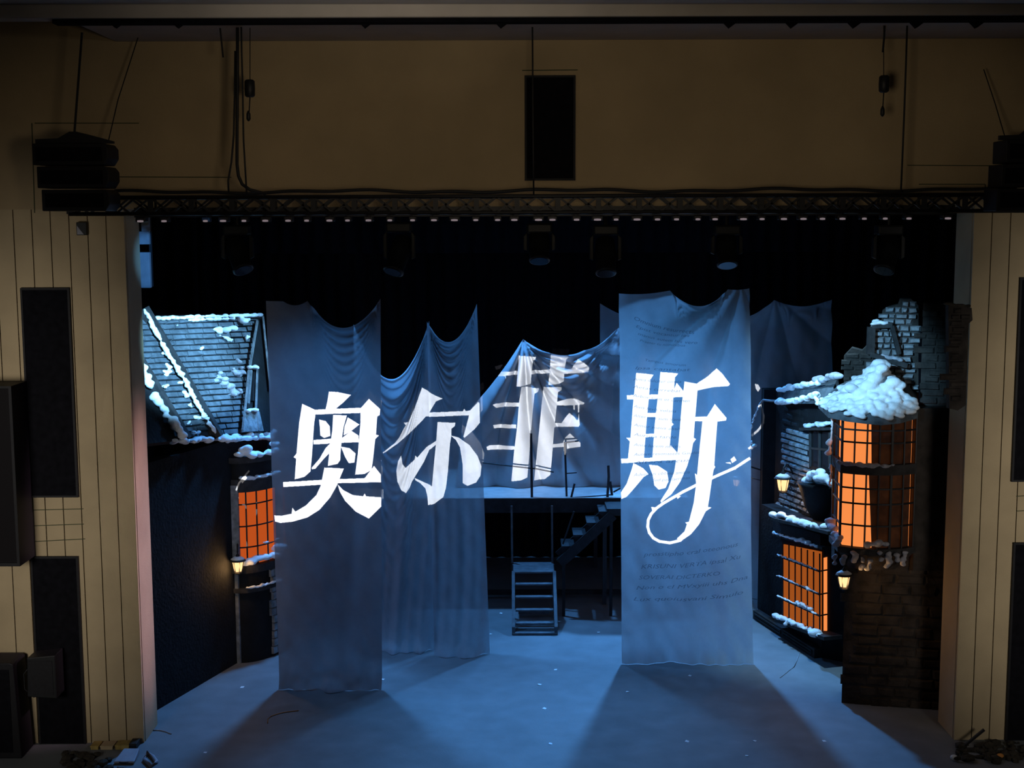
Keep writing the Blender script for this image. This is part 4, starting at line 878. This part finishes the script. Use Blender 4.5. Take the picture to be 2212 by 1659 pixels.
# ------------------------------------------------------------------ PROJECTOR WITH A CUT SLIDE (throws the white lettering)
PJ = Vector((-.35, -19.62, 6.35)); GD = .35
K = 3.0733; T1 = lambda l: [(560+u/K, 620+v/K) for u, v in l]
T2 = lambda l: [(800+u/3.4577, 640+v/3.4577) for u, v in l]
T3 = lambda l: [(1020+u/4.147, 700+v/4.147) for u, v in l]
T4 = lambda l: [(1320+u/2.6765, 600+v/2.6765) for u, v in l]
polys = []
def addp(l, T, Y):
    pts = T(l); n = len(pts); g = []
    for i in range(n):
        a, c = pts[i], pts[(i+1) % n]
        for k in range(3):
            q = P(a[0]+(c[0]-a[0])*k/3, a[1]+(c[1]-a[1])*k/3, Y); t = GD/(q.y-PJ.y); g.append(((q.x-PJ.x)*t, (q.z-PJ.z)*t))
    polys.append(g)
for l in (
 [(462,695),(520,698),(610,716),(560,765),(510,808),(440,812),(452,760)],
 [(285,775),(370,815),(372,860),(365,900),(350,1120),(340,1225),(300,1260),(235,1277),(245,1140),(228,1130),(247,1105),(265,900)],
 [(365,815),(690,800),(690,835),(365,848)],
 [(672,805),(728,742),(803,810),(800,850),(783,860),(775,980),(795,985),(770,1010),(755,1150),(745,1215),(700,1240),(637,1245),(655,1100),(672,900)],
 [(397,880),(440,890),(468,925),(472,990),(430,1003),(405,985),(402,930)],
 [(588,865),(665,912),(600,965),(560,985),(565,930)],
 [(490,850),(582,852),(560,930),(550,1000),(540,1100),(538,1150),(520,1175),(455,1190),(470,1050),(485,950)],
 [(360,1015),(478,1008),(478,1040),(360,1045)], [(545,1005),(612,955),(660,985),(662,1030),(545,1035)],
 [(480,1030),(475,1095),(430,1140),(372,1207),(350,1210),(348,1200),(400,1140),(440,1070)],
 [(542,1060),(600,1070),(640,1105),(632,1165),(595,1170),(570,1130)],
 [(158,1295),(430,1280),(430,1312),(160,1328)], [(510,1276),(700,1268),(762,1187),(808,1245),(808,1295),(510,1303)],
 [(432,1200),(562,1205),(535,1270),(515,1320),(470,1400),(400,1480),(320,1530),(220,1558),(140,1566),(105,1555),(100,1515),(150,1518),(215,1505),(220,1465),(240,1490),(310,1450),(380,1380),(412,1310),(418,1270)],
 [(520,1310),(560,1350),(620,1380),(690,1388),(700,1370),(710,1390),(812,1395),(812,1455),(728,1537),(640,1490),(570,1420),(535,1360)]): addp(l, T1, Y1)
for l in (
 [(385,688),(480,740),(540,765),(490,785),(440,870),(390,930),(300,1020),(200,1110),(95,1182),(90,1175),(180,1105),(215,1060),(250,990),(265,968),(245,950),(285,945),(330,840)],
 [(410,870),(690,858),(702,840),(712,857),(745,852),(805,790),(815,800),(818,945),(780,990),(705,1055),(695,1050),(735,900),(735,888),(405,903)],
 [(502,940),(635,945),(630,970),(605,990),(605,1040),(595,1100),(580,1300),(565,1430),(545,1500),(480,1550),(430,1565),(425,1500),(410,1440),(370,1400),(335,1380),(330,1362),(400,1395),(460,1420),(475,1250),(492,1080)],
 [(495,1078),(490,1110),(440,1150),(400,1240),(340,1340),(310,1390),(290,1440),(265,1475),(230,1455),(200,1390),(193,1310),(205,1240),(228,1195),(240,1260),(262,1288),(330,1225),(335,1195),(350,1210),(420,1130)],
 [(600,1040),(660,1055),(740,1110),(800,1190),(830,1270),(822,1340),(790,1390),(725,1415),(690,1395),(690,1260),(670,1130),(640,1075)]): addp(l, T2, Y2B)
for l in (
 [(418,282),(545,290),(572,293),(565,315),(545,325),(532,440),(525,535),(480,552),(397,558),(410,420)],
 [(705,278),(850,288),(865,295),(840,325),(825,430),(822,510),(780,535),(682,542),(695,420)],
 [(190,440),(250,425),(705,408),(705,440),(400,452),(300,458),(305,490),(295,462),(200,468)], [(815,405),(890,400),(950,305),(1040,372),(1048,395),(1040,435),(815,440)],
 [(442,562),(555,570),(600,575),(590,605),(560,620),(545,760),(530,920),(510,1200),(495,1370),(440,1395),(352,1405),(375,1150),(405,900),(420,700)],
 [(640,560),(770,562),(800,568),(800,590),(770,605),(755,760),(735,930),(715,1200),(700,1350),(650,1390),(555,1400),(580,1150),(605,900),(625,700)],
 [(185,720),(215,708),(425,702),(425,735),(215,748)], [(188,905),(395,895),(395,930),(195,935)], [(128,1100),(160,1085),(390,1090),(388,1120),(135,1128)],
 [(745,695),(850,668),(920,672),(1005,705),(1000,720),(960,725),(958,790),(948,790),(945,730),(918,730),(918,770),(908,765),(905,728),(745,722)],
 [(725,890),(800,888),(835,835),(870,795),(915,830),(940,860),(950,850),(955,800),(965,900),(955,915),(725,925)],
 [(712,1075),(810,1070),(835,1020),(875,978),(935,1030),(970,1060),(970,1095),(850,1120),(840,1145),(820,1140),(820,1105),(712,1105)]): addp(l, T3, YB)
for l in (
 [(145,550),(230,560),(245,562),(228,590),(220,680),(205,840),(190,1050),(97,1050),(108,945),(88,925),(112,925),(125,750)],
 [(285,545),(375,550),(388,553),(370,575),(362,670),(352,835),(362,845),(350,858),(340,970),(335,1050),(238,1050),(252,850),(270,690)],
 [(90,680),(290,673),(290,700),(92,705)], [(350,672),(365,640),(380,605),(420,655),(415,688),(350,690)], [(200,782),(260,780),(260,805),(200,805)], [(193,902),(255,900),(255,920),(193,922)],
 [(57,1045),(385,1035),(385,1052),(60,1072)], [(325,1010),(345,967),(382,1008),(382,1042),(325,1042)],
 [(130,1070),(185,1100),(218,1135),(190,1150),(140,1210),(90,1265),(60,1278),(57,1240),(90,1190),(115,1120)],
 [(218,1080),(270,1085),(325,1120),(333,1175),(315,1215),(275,1225),(250,1200),(240,1140)],
 [(425,598),(495,612),(505,605),(560,570),(610,525),(640,550),(688,612),(680,625),(600,632),(500,652),(485,830),(478,925),(492,932),(475,955),(465,1010),(440,1090),(400,1180),(350,1250),(290,1300),(285,1290),(330,1220),(365,1120),(385,1000),(395,900),(410,720)],
 [(475,805),(555,803),(600,730),(668,810),(665,825),(615,832),(475,830)],
 [(528,826),(615,828),(605,960),(597,1085),(603,1095),(593,1110),(583,1170),(572,1250),(560,1325),(582,1328),(548,1350),(510,1425),(460,1485),(400,1525),(380,1508),(425,1465),(438,1425),(428,1415),(450,1410),(478,1300),(492,1190),(484,1130),(497,1140),(510,1000)]): addp(l, T4, Y3)
def vine(pts, w, T, Y):
    q = T(pts); w /= 2
    for i in range(len(q)-1):
        (x0, y0), (x1, y1) = q[i], q[i+1]; L_ = math.hypot(x1-x0, y1-y0); nx, ny = -(y1-y0)/L_*w, (x1-x0)/L_*w; ex, ey = (x1-x0)/L_*w*.6, (y1-y0)/L_*w*.6
        addp([(x0+nx-ex, y0+ny-ey), (x1+nx+ex, y1+ny+ey), (x1-nx+ex, y1-ny+ey), (x0-nx-ex, y0-ny-ey)], lambda l: l, Y)
I = lambda l: l
vine([(800,1045),(715,1100),(590,1155),(490,1200),(420,1235),(350,1275),(300,1305),(262,1333),(232,1365),(215,1400),(212,1440),(222,1475),(245,1505),(280,1525),(340,1533),(400,1518),(440,1480)], 6.2, T4, Y3)
for l in ([(375,1258),(405,1262),(385,1278)], [(232,1325),(262,1328),(240,1355)], [(700,1095),(722,1112),(715,1095)], [(690,1050),(712,1032),(725,1055),(700,1072)], [(658,1070),(690,1066),(695,1078)]): addp(l, T4, Y3)
YV = HL.hit(535, 1390).y-.1
vine([(517.6,1072.7),(522,1083),(532,1094),(546,1101),(556,1102),(561,1094)], 5, I, YV); addp([(551,1100),(562,1096),(552,1116)], I, YV)
vine([(511,1056),(517,1041),(526,1030),(538,1016)], 3.6, I, YV); addp([(520,1036),(530,1024),(534,1030),(524,1042)], I, YV)
addp([(552,1086),(560,1077),(568,1076),(564,1083)], I, YV); addp([(528,1180),(533,1166),(536,1178)], I, YV)
vine([(1640,876),(1646,886),(1649,900),(1648,914),(1643,927),(1635,937),(1623,947)], 4.5, I, 6.6); addp([(1629,836),(1636,837),(1641,845),(1636,853),(1631,846)], I, 6.6)
# the slide: an opaque plate with the lettering cut out row by row
HW = .125; z_lo = min(p[1] for g in polys for p in g)-.002; z_hi = max(p[1] for g in polys for p in g)+.002; rowh = .000085
b = MB(); nrow = int((z_hi-z_lo)/rowh)
edges = []
for g in polys:
    for i in range(len(g)): edges.append((g, g[i-1], g[i]))
prep = [(min(p[1] for p in g), max(p[1] for p in g), g) for g in polys]
zc_ = (z_lo+z_hi)/2
def quad(x0, x1, z0, z1): b.add([PJ+Vector((x0, GD, z0)), PJ+Vector((x1, GD, z0)), PJ+Vector((x1, GD, z1)), PJ+Vector((x0, GD, z1))], [(0, 1, 2, 3)])
for r in range(nrow):
    za = z_lo+r*rowh; zm = za+rowh*.5; iv = []
    for lo, hi, g in prep:
        if lo <= zm <= hi:
            xs = sorted(a[0]+(c[0]-a[0])*(zm-a[1])/(c[1]-a[1]) for a, c in zip(g, g[1:]+g[:1]) if (a[1] > zm) != (c[1] > zm))
            iv += [(xs[k], xs[k+1]) for k in range(0, len(xs)-1, 2)]
    iv.sort(); x = -HW
    for a, c in iv:
        if a > x: quad(x, a, za, za+rowh)
        x = max(x, c)
    quad(x, HW, za, za+rowh)
quad(-HW, HW, z_lo-.09, z_lo); quad(-HW, HW, z_lo+nrow*rowh, z_hi+.09)
pr = thing('stage_projector', 'slide projector on a tripod in the hall throwing the white characters onto the gauzes', 'projector', (PJ.x, PJ.y, -1.2))
b.build('cut_slide', 'black', pr)
b = MB()
for s in (-1, 1): b.box((PJ.x+s*(HW+.012)-.01, PJ.y-.02, PJ.z+zc_-.012), (PJ.x+s*(HW+.012)+.01, PJ.y+GD, PJ.z+zc_+.012))
for z in (z_lo-.095, z_hi+.085): b.box((PJ.x-HW-.02, PJ.y+GD-.01, PJ.z+z), (PJ.x+HW+.02, PJ.y+GD+.01, PJ.z+z+.012))
b.build('slide_frame', 'metal', pr)
b = MB(); b.box((PJ.x-.16, PJ.y-.5, PJ.z-.12), (PJ.x+.16, PJ.y-.02, PJ.z+.10)); b.build('body', 'blackbox', pr, bevel=.02)
b = MB(); b.tube([(PJ.x, PJ.y-.25, PJ.z-.12), (PJ.x, PJ.y-.25, .2)], .035, 10); b.build('pole', 'metal', pr)
for k in range(3):
    a = k*2.1+.5; b = MB(); b.bar((PJ.x, PJ.y-.25, .5), (PJ.x+.9*math.cos(a), PJ.y-.25+.9*math.sin(a), -1.19), .04); b.build('leg', 'metal', pr)
# ------------------------------------------------------------------ LIGHTS
def spot(name, loc, tgt, power, col, ang, blend=.6, size=.1):
    l = bpy.data.lights.new(name, 'SPOT'); l.energy = power; l.color = col; l.spot_size = math.radians(ang); l.spot_blend = blend; l.shadow_soft_size = size
    o = bpy.data.objects.new(name, l); COL.objects.link(o); o.location = loc
    o.rotation_euler = (Vector(tgt)-Vector(loc)).to_track_quat('-Z', 'Y').to_euler(); return o
def area(name, loc, tgt, power, col, sx, sy, spread=180):
    l = bpy.data.lights.new(name, 'AREA'); l.energy = power; l.color = col; l.shape = 'RECTANGLE'; l.size = sx; l.size_y = sy; l.spread = math.radians(spread)
    o = bpy.data.objects.new(name, l); COL.objects.link(o); o.location = loc
    o.rotation_euler = (Vector(tgt)-Vector(loc)).to_track_quat('-Z', 'Y').to_euler(); return o
BL = (.10, .40, 1.0); ICE = (.36, .70, 1.0)
pl = spot('projector_beam', PJ, PJ+Vector((0, 1, zc_/GD)), 78000, (1, .97, .95), 33, 0, 0)
def beam(name, loc, tgt, power, col, ang, sx, sy, blend=.8, size=.3):
    o = spot(name, loc, tgt, power, col, ang, blend, size); o.scale = (sx, sy, 1); return o   # barn-doored beam
spot('back_light', (-3.4, 4.9, 7.0), (-2.4, .9, 0), 1900, BL, 96, .9, .25)
spot('back_light', (3.4, 9.4, 7.6), (2.4, 1.6, 0), 5200, BL, 66, .9, .25)
spot('back_light', (0.2, 7.0, 9.0), (0.2, 1.0, 0), 1300, BL, 66, .8, .3)
spot('roof_key', (-2.0, -5.0, 7.9), (-5.85, 3.3, 5.45), 19000, (.24, .60, 1), 15, .4, .15)
spot('flat_light', (-2.0, -5.0, 8.1), (-5.6, 1.25, 7.3), 2200, BL, 8, .4, .1)
spot('roof_key', (.5, 3.0, 9.2), (-5.4, 4.4, 5.4), 4500, (.24, .60, 1), 26, .8, .15)
spot('tower_key', (.8, -5.0, 8.2), (5.75, 2.2, 5.45), 4800, (.28, .64, 1), 18, .6, .15)
spot('tower_key', (4.9, 2.5, 9.4), (5.6, 3.9, 3.6), 2200, ICE, 40, .7, .15)
spot('shop_key', (.5, -5.0, 8.1), (5.85, 4.6, 4.2), 9000, (.26, .62, 1), 10.5, .5, .15)
spot('platform_key', (-1.0, 7.7, 9.8), (.7, 8.3, 2.6), 3200, BL, 50, .7, .2)
spot('swag_light', (-1.0, 3.3, 9.0), (-1.7, 4.35, 5.6), 260, BL, 46, .8, .15)
spot('front_wash', (.4, 2.3, 9.2), (3.0, 3.6, 5.2), 420, BL, 50, .8, .15)
spot('front_wash', (-1.5, -6.0, 8.0), (3.0, 3.6, 4.6), 1700, (.08, .42, 1), 24, .9, .2)
spot('front_wash', (-1.8, 2.0, 9.0), (-3.1, 2.5, 4.0), 40, BL, 60, .9, .2)
beam('side_light', (5.9, .36, 7.9), (-5.6, .36, 3.0), 5000, (1, .60, .80), 23, .35, 1)
WARM = (1, .94, .86)
beam('hall_light', (-7.6, -12, 5.0), (-7.15, 0, 3.9), 2300, WARM, 48, .5, 1, .9, 1.2)
beam('hall_light', (8.6, -12, 5.0), (8.25, 0, 3.9), 2300, WARM, 48, .5, 1, .9, 1.2)
beam('hall_light', (.5, -14, 8.0), (.5, 0, 9.25), 640, (1, .84, .62), 76, 1, .24, .8, .6)
area('ceiling_light', (-1.5, -4.2, 10.2), (-1.5, -3.6, 14), 26, (1, .93, .85), 4, .3)
w = bpy.data.worlds.new('dark_hall'); sc.world = w; w.use_nodes = True
w.node_tree.nodes['Background'].inputs['Color'].default_value = (.0015, .0016, .002, 1)
cd = bpy.data.cameras.new('camera'); co = bpy.data.objects.new('camera', cd); COL.objects.link(co); sc.camera = co
cd.sensor_fit = 'HORIZONTAL'; cd.sensor_width = 36; cd.lens = F/W*36; cd.clip_end = 200
from mathutils import Matrix
m = Matrix((RT, UP, -FW)).transposed().to_4x4(); m.translation = CAM; co.matrix_world = m
sc.view_settings.view_transform = 'Standard'; sc.view_settings.look = 'None'; sc.view_settings.exposure = 0; sc.view_settings.gamma = 1; sc.view_settings.use_curve_mapping = False
